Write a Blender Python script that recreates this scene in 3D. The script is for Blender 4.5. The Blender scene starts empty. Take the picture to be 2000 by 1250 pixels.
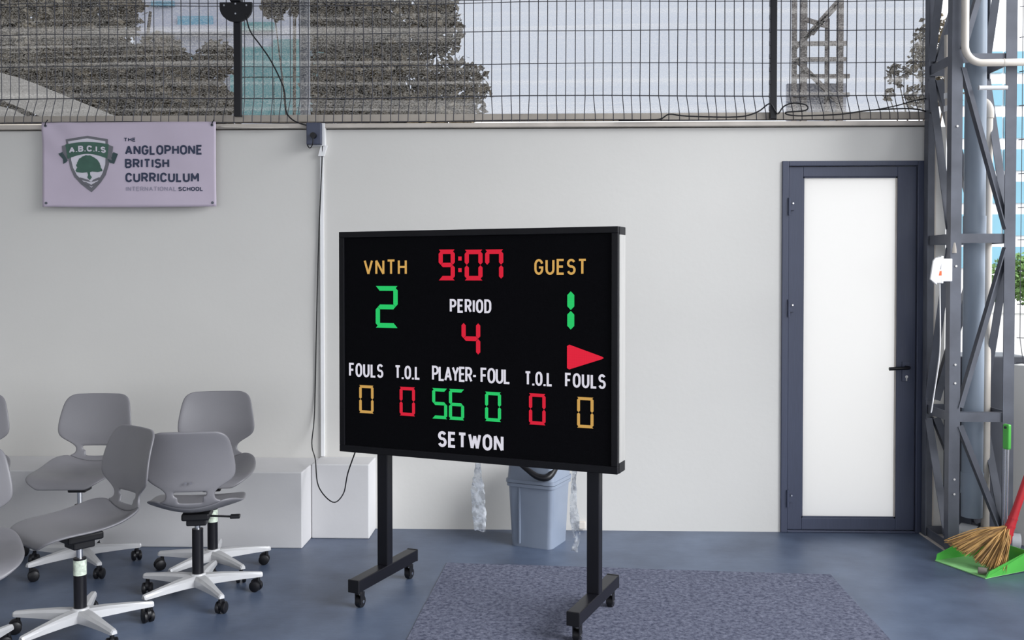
import bpy, bmesh, math, random
from mathutils import Vector, Matrix
R = math.radians
random.seed(7)
SC = bpy.context.scene
COL = SC.collection

# ------------------------------------------------------------------ camera
cd = bpy.data.cameras.new('camera'); cam = bpy.data.objects.new('camera', cd); COL.objects.link(cam)
cd.sensor_width = 36.0; cd.lens = 1890 / 2000 * 36.0
cd.shift_y = -(625 - 574) / 2000
cam.location = (0, -5.68, 1.5)
cam.rotation_euler = (R(90 - 1.09), 0, R(1.8))
cd.clip_end = 500
SC.camera = cam

# ------------------------------------------------------------------ sky and exposure
w = bpy.data.worlds.new('sky'); SC.world = w; w.use_nodes = True
bg = w.node_tree.nodes['Background']
bg.inputs[0].default_value = (0.92, 0.95, 1.0, 1); bg.inputs[1].default_value = 1.0
EXPO = 1.1
SC.view_settings.view_transform = 'Standard'; SC.view_settings.look = 'None'
SC.view_settings.gamma = 1.0; SC.view_settings.use_curve_mapping = False
SC.view_settings.exposure = EXPO
sd = bpy.data.lights.new('sun', 'SUN'); sun = bpy.data.objects.new('sun', sd); COL.objects.link(sun)
sd.energy = 1.9; sd.angle = R(36); sd.color = (0.95, 0.97, 1.0)
sun.rotation_euler = Vector((-0.78, 0.42, -0.46)).to_track_quat('-Z', 'Y').to_euler()

# ------------------------------------------------------------------ materials
def pm(name, col, rough=0.6, metal=0.0, var=0.08, scale=6.0, bump=0.0, bscale=60.0, spec=0.5, stretch=None, alpha=1.0):
    m = bpy.data.materials.new(name); m.use_nodes = True
    nt = m.node_tree; b = nt.nodes['Principled BSDF']
    tc = nt.nodes.new('ShaderNodeTexCoord'); src = tc.outputs['Object']
    if stretch:
        mp = nt.nodes.new('ShaderNodeMapping'); mp.inputs['Scale'].default_value = stretch
        nt.links.new(src, mp.inputs['Vector']); src = mp.outputs['Vector']
    n = nt.nodes.new('ShaderNodeTexNoise'); n.inputs['Scale'].default_value = scale; n.inputs['Detail'].default_value = 5
    nt.links.new(src, n.inputs['Vector'])
    rp = nt.nodes.new('ShaderNodeValToRGB')
    rp.color_ramp.elements[0].position = 0.3; rp.color_ramp.elements[1].position = 0.7
    rp.color_ramp.elements[0].color = tuple(c * (1 - var) for c in col) + (1,)
    rp.color_ramp.elements[1].color = tuple(min(1, c * (1 + var)) for c in col) + (1,)
    nt.links.new(n.outputs['Fac'], rp.inputs['Fac']); nt.links.new(rp.outputs['Color'], b.inputs['Base Color'])
    b.inputs['Roughness'].default_value = rough; b.inputs['Metallic'].default_value = metal
    b.inputs['Specular IOR Level'].default_value = spec; b.inputs['Alpha'].default_value = alpha
    if bump:
        n2 = nt.nodes.new('ShaderNodeTexNoise'); n2.inputs['Scale'].default_value = bscale; n2.inputs['Detail'].default_value = 3
        nt.links.new(tc.outputs['Object'], n2.inputs['Vector'])
        bp = nt.nodes.new('ShaderNodeBump'); bp.inputs['Strength'].default_value = bump; bp.inputs['Distance'].default_value = 0.004
        nt.links.new(n2.outputs['Fac'], bp.inputs['Height']); nt.links.new(bp.outputs['Normal'], b.inputs['Normal'])
    return m
def s2l(r, g, b):
    f = lambda c: (c / 255 / 12.92) if c / 255 <= 0.04045 else ((c / 255 + 0.055) / 1.055) ** 2.4
    return (f(r), f(g), f(b))
def glow(name, rgb, k=1.0):
    # a lit LED colour: gives off light, broken up into a fine dot grid
    m = bpy.data.materials.new(name); m.use_nodes = True; nt = m.node_tree; b = nt.nodes['Principled BSDF']
    c = s2l(*rgb)
    b.inputs['Base Color'].default_value = (0.004, 0.004, 0.004, 1); b.inputs['Specular IOR Level'].default_value = 0.0; b.inputs['Emission Color'].default_value = c + (1,)
    tc = nt.nodes.new('ShaderNodeTexCoord'); v = nt.nodes.new('ShaderNodeTexVoronoi')
    v.inputs['Scale'].default_value = 210; v.inputs['Randomness'].default_value = 0.0
    nt.links.new(tc.outputs['Object'], v.inputs['Vector'])
    mr = nt.nodes.new('ShaderNodeMapRange'); mr.inputs['From Min'].default_value = 0.2; mr.inputs['From Max'].default_value = 0.75
    mr.inputs['To Min'].default_value = 1.12 * k / 2 ** EXPO; mr.inputs['To Max'].default_value = 0.72 * k / 2 ** EXPO
    nt.links.new(v.outputs['Distance'], mr.inputs['Value']); nt.links.new(mr.outputs['Result'], b.inputs['Emission Strength'])
    return m

M = {}
M['wall'] = pm('wall_paint', (0.61, 0.598, 0.572), 0.75, var=0.02, scale=1.3, bump=0.15, bscale=30)
M['plinth'] = pm('plinth_paint', (0.56, 0.553, 0.56), 0.7, var=0.035, scale=2.5, bump=0.15, bscale=25)
M['coping'] = pm('coping_stone', (0.50, 0.455, 0.41), 0.8, var=0.12, scale=5)
M['rail'] = pm('rail_paint', (0.40, 0.36, 0.315), 0.7, var=0.1, scale=4)
M['wire'] = pm('wire_steel', (0.035, 0.035, 0.045), 0.5, metal=0.3)
M['black'] = pm('black_paint', (0.006, 0.006, 0.009), 0.35, spec=0.3)
M['blackp'] = pm('black_plastic', (0.008, 0.008, 0.010), 0.4, spec=0.3)
M['navy'] = pm('door_aluminium', (0.047, 0.056, 0.095), 0.45, var=0.1, scale=9, stretch=(30, 30, 1))
M['chair'] = pm('grey_polypropylene', (0.182, 0.178, 0.192), 0.40, var=0.04, scale=5, bump=0.08, bscale=400)
M['silver'] = pm('cast_aluminium', (0.56, 0.56, 0.57), 0.36, metal=0.25, var=0.05)
M['chrome'] = pm('chrome', (0.75, 0.75, 0.77), 0.15, metal=1.0, var=0.02)
M['steel'] = pm('grey_steel_paint', (0.095, 0.102, 0.125), 0.5, metal=0.2, var=0.2, scale=7)
M['pipeblue'] = pm('blue_grey_pvc', (0.26, 0.31, 0.38), 0.45, var=0.1, scale=3)
M['cream'] = pm('cream_pvc', (0.62, 0.57, 0.51), 0.5, var=0.06)
M['white'] = pm('white_plastic', (0.78, 0.78, 0.79), 0.45, var=0.03)
M['pipewhite'] = pm('white_pvc', (0.60, 0.61, 0.63), 0.5, var=0.1)
M['screen'] = pm('led_mask', (0.004, 0.004, 0.005), 0.8, var=0.3, scale=200, spec=0.03)
M['frame'] = pm('black_anodised', (0.006, 0.006, 0.008), 0.4, var=0.1, spec=0.2)
M['alu'] = pm('brushed_aluminium', (0.62, 0.61, 0.59), 0.4, metal=0.6, var=0.08, scale=3, stretch=(40, 40, 1))
M['banner'] = pm('lilac_vinyl', (0.52, 0.45, 0.545), 0.38, var=0.05, scale=3.0)
M['ink'] = pm('navy_ink', (0.02, 0.03, 0.07), 0.45)
M['inkgrey'] = pm('grey_ink', (0.14, 0.14, 0.16), 0.45)
M['inklight'] = pm('pale_grey_ink', (0.28, 0.26, 0.34), 0.45)
M['green_ink'] = pm('green_ink', (0.045, 0.115, 0.085), 0.45, var=0.15, scale=20)
M['greendark'] = pm('dark_green_ink', (0.03, 0.06, 0.065), 0.45)
M['pale_ink'] = pm('pale_ink', (0.62, 0.60, 0.66), 0.45)
M['bin'] = pm('grey_bin_plastic', (0.20, 0.235, 0.30), 0.4, var=0.06)
M['green'] = pm('green_plastic', (0.09, 0.48, 0.07), 0.4, var=0.1)
M['lime'] = pm('pale_green_plastic', (0.28, 0.62, 0.24), 0.4, var=0.12, scale=12)
M['red'] = pm('red_wrap', (0.55, 0.02, 0.03), 0.45, var=0.12)
M['straw'] = pm('straw', (0.50, 0.29, 0.10), 0.8, var=0.3, scale=14)
M['straw2'] = pm('dark_straw', (0.22, 0.12, 0.045), 0.8, var=0.3, scale=14)
M['leaf'] = pm('dry_foliage', (0.115, 0.088, 0.052), 0.7, var=0.45, scale=1.7)
M['leaf2'] = pm('pale_foliage', (0.17, 0.14, 0.095), 0.7, var=0.4, scale=1.7)
M['leafg'] = pm('green_foliage', (0.12, 0.22, 0.06), 0.7, var=0.4, scale=1.0)
M['bark'] = pm('bark', (0.10, 0.08, 0.06), 0.9, var=0.3)
M['teal'] = pm('teal_cladding', (0.15, 0.31, 0.30), 0.6, var=0.12, scale=2)
M['facade'] = pm('pale_facade', (0.46, 0.46, 0.50), 0.8, var=0.06, scale=0.6)
M['concrete'] = pm('pale_concrete', (0.46, 0.42, 0.36), 0.85, var=0.12, scale=2)
M['rust'] = pm('brown_steel', (0.17, 0.145, 0.125), 0.7, var=0.25, scale=3)
M['glassblue'] = pm('blue_glass', (0.16, 0.33, 0.41), 0.3, var=0.1, scale=0.3)
M['ground'] = pm('outdoor_paving', (0.42, 0.41, 0.39), 0.9, var=0.1, scale=0.8)
M['roofu'] = pm('roof_sheet', (0.42, 0.43, 0.45), 0.6, var=0.04)
M['cabinet'] = pm('dark_cabinet_paint', (0.028, 0.032, 0.045), 0.45, var=0.15)
M['redled'] = glow('led_red', (228, 38, 62)); M['greenled'] = glow('led_green', (45, 212, 112))
M['amberled'] = glow('led_amber', (214, 168, 92)); M['whiteled'] = glow('led_white', (222, 220, 232))
M['orange'] = pm('orange_sticker', (0.65, 0.12, 0.03), 0.5)
M['sticker'] = pm('printed_sticker', (0.55, 0.62, 0.52), 0.5, var=0.35, scale=60)

def floor_mat():
    m = bpy.data.materials.new('blue_floor_paint'); m.use_nodes = True; nt = m.node_tree; b = nt.nodes['Principled BSDF']
    tc = nt.nodes.new('ShaderNodeTexCoord'); L = nt.links.new
    n1 = nt.nodes.new('ShaderNodeTexNoise'); n1.inputs['Scale'].default_value = 1.6; n1.inputs['Detail'].default_value = 8; n1.inputs['Roughness'].default_value = 0.62
    L(tc.outputs['Object'], n1.inputs['Vector'])
    r1 = nt.nodes.new('ShaderNodeValToRGB'); r1.color_ramp.elements[0].position = 0.32; r1.color_ramp.elements[1].position = 0.7
    r1.color_ramp.elements[0].color = (0.042, 0.058, 0.098, 1); r1.color_ramp.elements[1].color = (0.112, 0.147, 0.220, 1)
    L(n1.outputs['Fac'], r1.inputs['Fac'])
    mp = nt.nodes.new('ShaderNodeMapping'); mp.inputs['Scale'].default_value = (3.0, 9.0, 1); mp.inputs['Rotation'].default_value = (0, 0, 0.5)
    L(tc.outputs['Object'], mp.inputs['Vector'])
    n2 = nt.nodes.new('ShaderNodeTexNoise'); n2.inputs['Scale'].default_value = 2.2; n2.inputs['Detail'].default_value = 9; n2.inputs['Roughness'].default_value = 0.7
    L(mp.outputs['Vector'], n2.inputs['Vector'])
    r2 = nt.nodes.new('ShaderNodeValToRGB'); r2.color_ramp.elements[0].position = 0.68; r2.color_ramp.elements[1].position = 0.80
    r2.color_ramp.elements[0].color = (0, 0, 0, 1); r2.color_ramp.elements[1].color = (0.32, 0.32, 0.32, 1)
    L(n2.outputs['Fac'], r2.inputs['Fac'])
    mx = nt.nodes.new('ShaderNodeMixRGB'); mx.inputs[2].default_value = (0.40, 0.42, 0.47, 1)
    L(r2.outputs['Color'], mx.inputs[0]); L(r1.outputs['Color'], mx.inputs[1]); L(mx.outputs[0], b.inputs['Base Color'])
    b.inputs['Roughness'].default_value = 0.42
    bp = nt.nodes.new('ShaderNodeBump'); bp.inputs['Strength'].default_value = 0.12; bp.inputs['Distance'].default_value = 0.01
    L(n2.outputs['Fac'], bp.inputs['Height']); L(bp.outputs['Normal'], b.inputs['Normal'])
    return m
M['floor'] = floor_mat()
def carpet_mat():
    m = bpy.data.materials.new('grey_carpet'); m.use_nodes = True; nt = m.node_tree; b = nt.nodes['Principled BSDF']
    tc = nt.nodes.new('ShaderNodeTexCoord'); L = nt.links.new
    n = nt.nodes.new('ShaderNodeTexNoise'); n.inputs['Scale'].default_value = 48; n.inputs['Detail'].default_value = 5; n.inputs['Roughness'].default_value = 0.8
    L(tc.outputs['Object'], n.inputs['Vector'])
    r = nt.nodes.new('ShaderNodeValToRGB'); r.color_ramp.elements[0].position = 0.36; r.color_ramp.elements[1].position = 0.66
    r.color_ramp.elements[0].color = (0.050, 0.056, 0.090, 1); r.color_ramp.elements[1].color = (0.20, 0.21, 0.275, 1)
    L(n.outputs['Fac'], r.inputs['Fac']); L(r.outputs['Color'], b.inputs['Base Color']); b.inputs['Roughness'].default_value = 0.95
    b.inputs['Specular IOR Level'].default_value = 0.1
    bp = nt.nodes.new('ShaderNodeBump'); bp.inputs['Strength'].default_value = 0.6; bp.inputs['Distance'].default_value = 0.006
    L(n.outputs['Fac'], bp.inputs['Height']); L(bp.outputs['Normal'], b.inputs['Normal'])
    return m
M['carpet'] = carpet_mat()
def frosted():
    m = bpy.data.materials.new('frosted_glass'); m.use_nodes = True; nt = m.node_tree
    for n in list(nt.nodes): nt.nodes.remove(n)
    o = nt.nodes.new('ShaderNodeOutputMaterial'); t = nt.nodes.new('ShaderNodeBsdfTranslucent'); t.inputs[0].default_value = (0.88, 0.87, 0.855, 1)
    d = nt.nodes.new('ShaderNodeBsdfGlossy'); d.inputs[0].default_value = (0.9, 0.9, 0.9, 1); d.inputs['Roughness'].default_value = 0.35
    mx = nt.nodes.new('ShaderNodeMixShader'); mx.inputs[0].default_value = 0.05
    nt.links.new(t.outputs[0], mx.inputs[1]); nt.links.new(d.outputs[0], mx.inputs[2]); nt.links.new(mx.outputs[0], o.inputs[0])
    return m
M['frosted'] = frosted()
def net_mat():
    m = bpy.data.materials.new('shade_netting'); m.use_nodes = True; nt = m.node_tree; L = nt.links.new
    for n in list(nt.nodes): nt.nodes.remove(n)
    o = nt.nodes.new('ShaderNodeOutputMaterial'); tr = nt.nodes.new('ShaderNodeBsdfTransparent'); tr.inputs[0].default_value = (0.30, 0.315, 0.345, 1)
    t = nt.nodes.new('ShaderNodeBsdfTranslucent'); t.inputs[0].default_value = (0.84, 0.81, 0.77, 1)
    df = nt.nodes.new('ShaderNodeBsdfDiffuse'); df.inputs[0].default_value = (0.45, 0.44, 0.43, 1)
    ad = nt.nodes.new('ShaderNodeMixShader'); ad.inputs[0].default_value = 0.10; L(t.outputs[0], ad.inputs[1]); L(df.outputs[0], ad.inputs[2])
    tc = nt.nodes.new('ShaderNodeTexCoord')
    mp = nt.nodes.new('ShaderNodeMapping'); mp.inputs['Scale'].default_value = (0.10, 1, 14); L(tc.outputs['Object'], mp.inputs['Vector'])
    n1 = nt.nodes.new('ShaderNodeTexNoise'); n1.inputs['Scale'].default_value = 1.6; n1.inputs['Detail'].default_value = 6; n1.inputs['Roughness'].default_value = 0.65
    L(mp.outputs['Vector'], n1.inputs['Vector'])
    mp2 = nt.nodes.new('ShaderNodeMapping'); mp2.inputs['Scale'].default_value = (1, 1, 1.6); L(tc.outputs['Object'], mp2.inputs['Vector'])
    n2 = nt.nodes.new('ShaderNodeTexNoise'); n2.inputs['Scale'].default_value = 110; n2.inputs['Detail'].default_value = 2
    L(mp2.outputs['Vector'], n2.inputs['Vector'])
    a = nt.nodes.new('ShaderNodeMapRange'); a.inputs['From Min'].default_value = 0.46; a.inputs['From Max'].default_value = 0.72
    a.inputs['To Min'].default_value = 0.03; a.inputs['To Max'].default_value = 0.33; L(n1.outputs['Fac'], a.inputs['Value'])
    bb = nt.nodes.new('ShaderNodeMapRange'); bb.inputs['From Min'].default_value = 0.35; bb.inputs['From Max'].default_value = 0.65
    bb.inputs['To Min'].default_value = -0.06; bb.inputs['To Max'].default_value = 0.13; L(n2.outputs['Fac'], bb.inputs['Value'])
    s = nt.nodes.new('ShaderNodeMath'); s.operation = 'ADD'; s.use_clamp = True; L(a.outputs['Result'], s.inputs[0]); L(bb.outputs['Result'], s.inputs[1])
    mx = nt.nodes.new('ShaderNodeMixShader'); L(s.outputs[0], mx.inputs[0]); L(tr.outputs[0], mx.inputs[1]); L(ad.outputs[0], mx.inputs[2]); L(mx.outputs[0], o.inputs[0])
    return m
M['net'] = net_mat()
def clear_plastic():
    m = bpy.data.materials.new('clear_plastic_film'); m.use_nodes = True; nt = m.node_tree; L = nt.links.new
    for n in list(nt.nodes): nt.nodes.remove(n)
    o = nt.nodes.new('ShaderNodeOutputMaterial'); tr = nt.nodes.new('ShaderNodeBsdfTransparent'); tr.inputs[0].default_value = (0.95, 0.97, 1, 1)
    g = nt.nodes.new('ShaderNodeBsdfPrincipled'); g.inputs['Base Color'].default_value = (0.85, 0.88, 0.92, 1); g.inputs['Roughness'].default_value = 0.2
    tc = nt.nodes.new('ShaderNodeTexCoord'); n = nt.nodes.new('ShaderNodeTexNoise'); n.inputs['Scale'].default_value = 38; n.inputs['Detail'].default_value = 4
    L(tc.outputs['Object'], n.inputs['Vector'])
    r = nt.nodes.new('ShaderNodeMapRange'); r.inputs['From Min'].default_value = 0.42; r.inputs['From Max'].default_value = 0.68; r.inputs['To Min'].default_value = 0.10; r.inputs['To Max'].default_value = 0.85
    L(n.outputs['Fac'], r.inputs['Value'])
    mx = nt.nodes.new('ShaderNodeMixShader'); L(r.outputs['Result'], mx.inputs[0]); L(tr.outputs[0], mx.inputs[1]); L(g.outputs[0], mx.inputs[2]); L(mx.outputs[0], o.inputs[0])
    return m
M['film'] = clear_plastic()

# ------------------------------------------------------------------ mesh helpers
class MB:
    def __init__(s): s.v = []; s.f = []
    def add(s, vs, fs):
        k = len(s.v); s.v += [tuple(p) for p in vs]; s.f += [tuple(i + k for i in f) for f in fs]; return s
    def box(s, x0, x1, y0, y1, z0, z1, bev=0.0):
        if bev <= 0:
            return s.add([(x0, y0, z0), (x1, y0, z0), (x1, y1, z0), (x0, y1, z0), (x0, y0, z1), (x1, y0, z1), (x1, y1, z1), (x0, y1, z1)],
                         [(0, 3, 2, 1), (4, 5, 6, 7), (0, 1, 5, 4), (1, 2, 6, 5), (2, 3, 7, 6), (3, 0, 4, 7)])
        bm = bmesh.new(); bmesh.ops.create_cube(bm, size=1)
        for v in bm.verts: v.co = Vector(((x0 + x1) / 2 + v.co.x * (x1 - x0), (y0 + y1) / 2 + v.co.y * (y1 - y0), (z0 + z1) / 2 + v.co.z * (z1 - z0)))
        bmesh.ops.bevel(bm, geom=bm.edges[:], offset=bev, segments=2, profile=0.5, affect='EDGES')
        return s.bm(bm)
    def bm(s, bm):
        bm.verts.index_update()
        s.add([v.co[:] for v in bm.verts], [[v.index for v in f.verts] for f in bm.faces]); bm.free(); return s
    def bar(s, p0, p1, a, b, up=(0, 0, 1)):
        p0, p1 = Vector(p0), Vector(p1); d = (p1 - p0).normalized(); u = Vector(up)
        if abs(d.dot(u)) > 0.99: u = Vector((1, 0, 0))
        x = d.cross(u).normalized() * a / 2; y = x.cross(d).normalized() * b / 2
        vs = [p + sx * x + sy * y for p in (p0, p1) for sx, sy in ((-1, -1), (1, -1), (1, 1), (-1, 1))]
        return s.add(vs, [(3, 2, 1, 0), (4, 5, 6, 7), (0, 1, 5, 4), (1, 2, 6, 5), (2, 3, 7, 6), (3, 0, 4, 7)])
    def tube(s, pts, r, seg=8, caps=True):
        pts = [Vector(p) for p in pts]; n = len(pts); rs = r if isinstance(r, (list, tuple)) else [r] * n
        vs = []; fs = []; ref = None
        for i, p in enumerate(pts):
            d = (pts[min(i + 1, n - 1)] - pts[max(i - 1, 0)]).normalized()
            if ref is None: ref = Vector((0, 0, 1)) if abs(d.z) < 0.9 else Vector((1, 0, 0))
            x = (ref - d * ref.dot(d)).normalized(); ref = x; y = d.cross(x)
            for k in range(seg):
                a = 2 * math.pi * k / seg; vs.append(p + (x * math.cos(a) + y * math.sin(a)) * rs[i])
        for i in range(n - 1):
            for k in range(seg):
                fs.append((i * seg + k, i * seg + (k + 1) % seg, (i + 1) * seg + (k + 1) % seg, (i + 1) * seg + k))
        if caps: fs += [tuple(range(seg))[::-1], tuple((n - 1) * seg + k for k in range(seg))]
        return s.add(vs, fs)
    def prism(s, poly, y0, y1):
        # outline in x, z extruded along y
        n = len(poly)
        vs = [(x, y0, z) for x, z in poly] + [(x, y1, z) for x, z in poly]
        fs = [tuple(range(n)), tuple(range(2 * n - 1, n - 1, -1))] + [(i, (i + 1) % n + 0, (i + 1) % n + n, i + n) for i in range(n)]
        return s.add(vs, fs)
    def build(s, name, mat, parent=None, smooth=False, auto=None, fix=True):
        me = bpy.data.meshes.new(name); me.from_pydata(s.v, [], s.f)
        if fix:
            bm = bmesh.new(); bm.from_mesh(me); bmesh.ops.recalc_face_normals(bm, faces=bm.faces[:]); bm.to_mesh(me); bm.free()
        if smooth or auto: me.polygons.foreach_set('use_smooth', [True] * len(me.polygons))
        if auto:
            me.set_sharp_from_angle(angle=R(auto))
        me.materials.append(M[mat] if isinstance(mat, str) else mat); me.update()
        o = bpy.data.objects.new(name, me); COL.objects.link(o); o.parent = parent
        return o
def tag(o, label=None, cat=None, group=None, kind=None):
    if label: o['label'] = label
    if cat: o['category'] = cat
    if group: o['group'] = group
    if kind: o['kind'] = kind
    return o
def empty(name, loc=(0, 0, 0), rz=0):
    o = bpy.data.objects.new(name, None); o.empty_display_size = 0.1; COL.objects.link(o)
    o.location = loc; o.rotation_euler = (0, 0, rz); return o
def B(x0, x1, y0, y1, z0, z1, bev=0.0): return MB().box(x0, x1, y0, y1, z0, z1, bev)
def smoothpts(pts, n=6):
    P = [Vector(p) for p in pts]; out = []
    for i in range(len(P) - 1):
        a, b, c, d = P[max(i - 1, 0)], P[i], P[i + 1], P[min(i + 2, len(P) - 1)]
        for k in range(n):
            t = k / n
            out.append(0.5 * ((2 * b) + (c - a) * t + (2 * a - 5 * b + 4 * c - d) * t * t + (3 * b - a - 3 * c + d) * t ** 3))
    return out + [P[-1]]

# ------------------------------------------------------------------ setting
o = B(-9, 2.9, -12, 0.35, -0.12, 0).build('floor', 'floor'); tag(o, 'worn blue grey painted concrete floor', kind='structure')
o = B(-60, 120, 0.36, 140, -0.3, -0.06).build('ground', 'ground'); tag(o, 'pale paved ground outside beyond the walls', kind='structure')
o = B(2.91, 120, -40, 0.36, -0.3, -0.06).build('ground', 'ground'); tag(o, 'pale paved ground outside the right hand fence', kind='structure')
# back wall with the door opening: three blocks joined in one shell
mb = MB(); DX0, DX1, DZ = 1.391, 2.209, 2.163
mb.box(-9, DX0, 0, 0.12, 0, 2.358); mb.box(DX1, 2.33, 0, 0.12, 0, 2.358); mb.box(DX0, DX1, 0, 0.12, DZ, 2.358)
o = mb.build('wall_back', 'wall'); tag(o, 'long off-white painted back wall below the wire fence', kind='structure')
o = B(0, 2.4, 0, 0.12, 0, 1.0).build('wall_right', 'wall'); o.location = (2.625, -0.19, 0); o.rotation_euler = (0, 0, R(-50)); tag(o, 'low white side wall at the right edge', kind='structure')
o = B(-9, 2.262, -0.035, 0.13, 2.364, 2.39, 0.003).build('trim_1', 'coping'); tag(o, 'beige coping strip along the top of the back wall', kind='structure')
o = B(-9, -1.318, -0.43, 0, 0, 0.42, 0.006).build('trim_2', 'plinth'); tag(o, 'deep painted plinth along the wall behind the chairs', kind='structure')
o = B(-1.316, -0.985, -0.225, 0, 0, 0.425, 0.006).build('trim_3', 'plinth'); tag(o, 'shallow white plinth block beside the deeper plinth', kind='structure')
o = B(-5.45, -5.3, -12, 0.12, 0, 4.6).build('wall_left_shade', 'wall'); tag(o, 'plain unseen wall added on the left to shade the shelter', kind='structure')  # out of view, added to block light and darken the left floor
o = B(-9.2, 3.3, -12, 1.0, 4.6, 4.75).build('ceiling', 'roofu'); tag(o, 'sheet roof high over the shelter', kind='structure')

# door
door = empty('door_1', (0, 0, 0)); tag(door, 'dark navy aluminium door with tall frosted glass pane', kind='structure')
def fr(x0, x1, z0, z1, y0=-0.012, y1=0.07, name='door_frame', mat='navy'): return B(x0, x1, y0, y1, z0, z1, 0.003).build(name, mat, door)
fr(1.391, 1.428, 0, DZ); fr(2.168, 2.209, 0, DZ); fr(1.428, 2.168, 2.135, DZ); fr(1.428, 2.168, 0, 0.012)
PX0, PX1, PZ0, PZ1 = 1.515, 2.058, 0.083, 2.073
for a in ((1.431, PX0, 0.014, 2.132), (PX1, 2.165, 0.014, 2.132)): fr(*a, y0=0.004, y1=0.05, name='door_stile')
for a in ((PX0, PX1, 0.014, PZ0), (PX0, PX1, PZ1, 2.132)): fr(*a, y0=0.004, y1=0.05, name='door_rail')
B(PX0 - 0.004, PX1 + 0.004, 0.022, 0.030, PZ0 - 0.004, PZ1 + 0.004).build('pane', 'frosted', door)
for (x0, x1, z0, z1) in ((PX0, PX0 + 0.008, PZ0, PZ1), (PX1 - 0.008, PX1, PZ0, PZ1), (PX0, PX1, PZ0, PZ0 + 0.008), (PX0, PX1, PZ1 - 0.008, PZ1)):
    B(x0, x1, 0.012, 0.021, z0, z1).build('glazing_bead', 'coping' if z1 - z0 > 0.1 and x0 > 2 else 'navy', door)
for z in (1.90, 1.31, 0.20):
    h = MB().tube([(1.43, -0.014, z - 0.05), (1.43, -0.014, z + 0.05)], 0.008, 10).box(1.412, 1.462, -0.013, 0.004, z - 0.022, z + 0.022).build('hinge', 'navy', door)
    MB().tube([(1.452, -0.020, z + 0.018), (1.452, -0.014, z + 0.018)], 0.005, 8).build('screw', 'chrome', h)
hp = B(2.088, 2.132, -0.004, 0.004, 0.885, 1.0, 0.002).build('handle_plate', 'navy', door)
MB().tube([(2.11, 0.0, 0.968), (2.11, -0.048, 0.968), (2.105, -0.055, 0.968), (1.995, -0.055, 0.962)], 0.010, 10).build('lever', 'black', hp, auto=50)
MB().tube([(2.112, -0.008, 0.912), (2.112, -0.003, 0.912)], 0.009, 10).box(2.108, 2.116, -0.007, -0.003, 0.888, 0.912).build('keyhole', 'chrome', hp)

# wall end trim beside the column
o = B(2.232, 2.268, -0.02, 0.0, 0, 2.34, 0.003).build('trim_4', 'coping'); tag(o, 'narrow grey edge strip beside the door', kind='structure')

# ------------------------------------------------------------------ wire fence and net
fence = empty('wire_fence', (0, -0.03, 2.39)); tag(fence, 'dark welded wire fence panel standing along the back wall top', 'fence')
FZ = 2.39
def shift(x): return -0.03 + 0.055 * (x + 3.3) / 5.5 if x < 0.5 else 0.006 + 0.025 * (x - 0.5) / 1.7
x = -3.36; i = 0
while x < 2.2:
    s = shift(x) + random.uniform(-0.008, 0.008); j = random.uniform(-0.004, 0.004)
    MB().tube([(x + s, -0.006, 0.005), (x + s * 0.9, -0.008, 0.045), (x + j, 0, 0.150), (x, 0, 0.65), (x, 0, 1.3)], 0.0026, 4, False).build('vertical_wire', 'wire', fence, fix=False)
    x += 0.0538; i += 1
for z, r in ((0.010, 0.0030), (0.150, 0.0033), (0.338, 0.0024), (0.526, 0.0024), (0.693, 0.0024), (0.709, 0.0022), (0.88, 0.0024), (1.07, 0.0024)):
    pts = [(-3.4 + 5.62 * k / 12, 0.004 + random.uniform(-.002, .002), z + random.uniform(-0.003, 0.003) + 0.006 * math.sin(k)) for k in range(13)]
    MB().tube(pts, r, 5, False).build('horizontal_wire', 'wire', fence, fix=False)
B(-3.6, 2.23, 0.022, 0.062, 0.014, 0.056, 0.004).build('bottom_rail', 'rail', fence)
B(1.312, 1.350, -0.012, 0.026, 0.012, 1.6, 0.003).build('post', 'black', fence)
for k in range(9): B(1.306, 1.312, -0.012, 0.002, 0.06 + 0.075 * k, 0.085 + 0.075 * k).build('clip', 'wire', fence)

net = MB(); NX, NZ = 60, 14
for iz in range(NZ + 1):
    for ix in range(NX + 1):
        xx = -3.9 + 6.2 * ix / NX; zz = 2.442 + 1.5 * iz / NZ
        net.v.append((xx, 0.10 + 0.02 * math.sin(xx * 2.3 + zz) + 0.008 * math.sin(zz * 23 + 0.5 * xx), zz + (0.014 * math.sin(xx * 3.1) if iz == 0 else 0)))
for iz in range(NZ):
    for ix in range(NX):
        a = iz * (NX + 1) + ix; net.f.append((a, a + 1, a + NX + 2, a + NX + 1))
o = net.build('shade_net', 'net', smooth=True, fix=False); tag(o, 'sheer grey woven shade net stretched behind the wire fence', 'netting')

# black post with half round bracket plate
bp = empty('bracket_post', (-1.774, -0.075, 2.425)); tag(bp, 'black square post with half-round bolted bracket plate, above the banner', 'post')
B(-0.021, 0.021, -0.012, 0.02, 0, 0.60, 0.003).build('post', 'black', bp)
poly = [(-0.094, 0.655), (-0.094, 0.625)] + [(-0.094 + 0.094 * (1 - math.cos(a)), 0.625 - 0.083 * math.sin(a)) for a in [math.pi * k / 14 for k in range(1, 14)]] + [(0.094, 0.625), (0.094, 0.655)]
pl = MB().prism([(x_, z_) for x_, z_ in poly], -0.032, -0.012).build('bracket_plate', 'blackp', bp)
for (x_, z_) in ((-0.066, 0.636), (0.064, 0.636), (0.0, 0.645), (0.0, 0.588)):
    MB().tube([(x_, -0.038, z_), (x_, -0.03, z_)], 0.0055, 8).build('bolt', 'chrome', pl)
B(-0.03, 0.03, -0.05, 0.02, 0.655, 0.80, 0.006).build('arm', 'black', bp)

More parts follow.
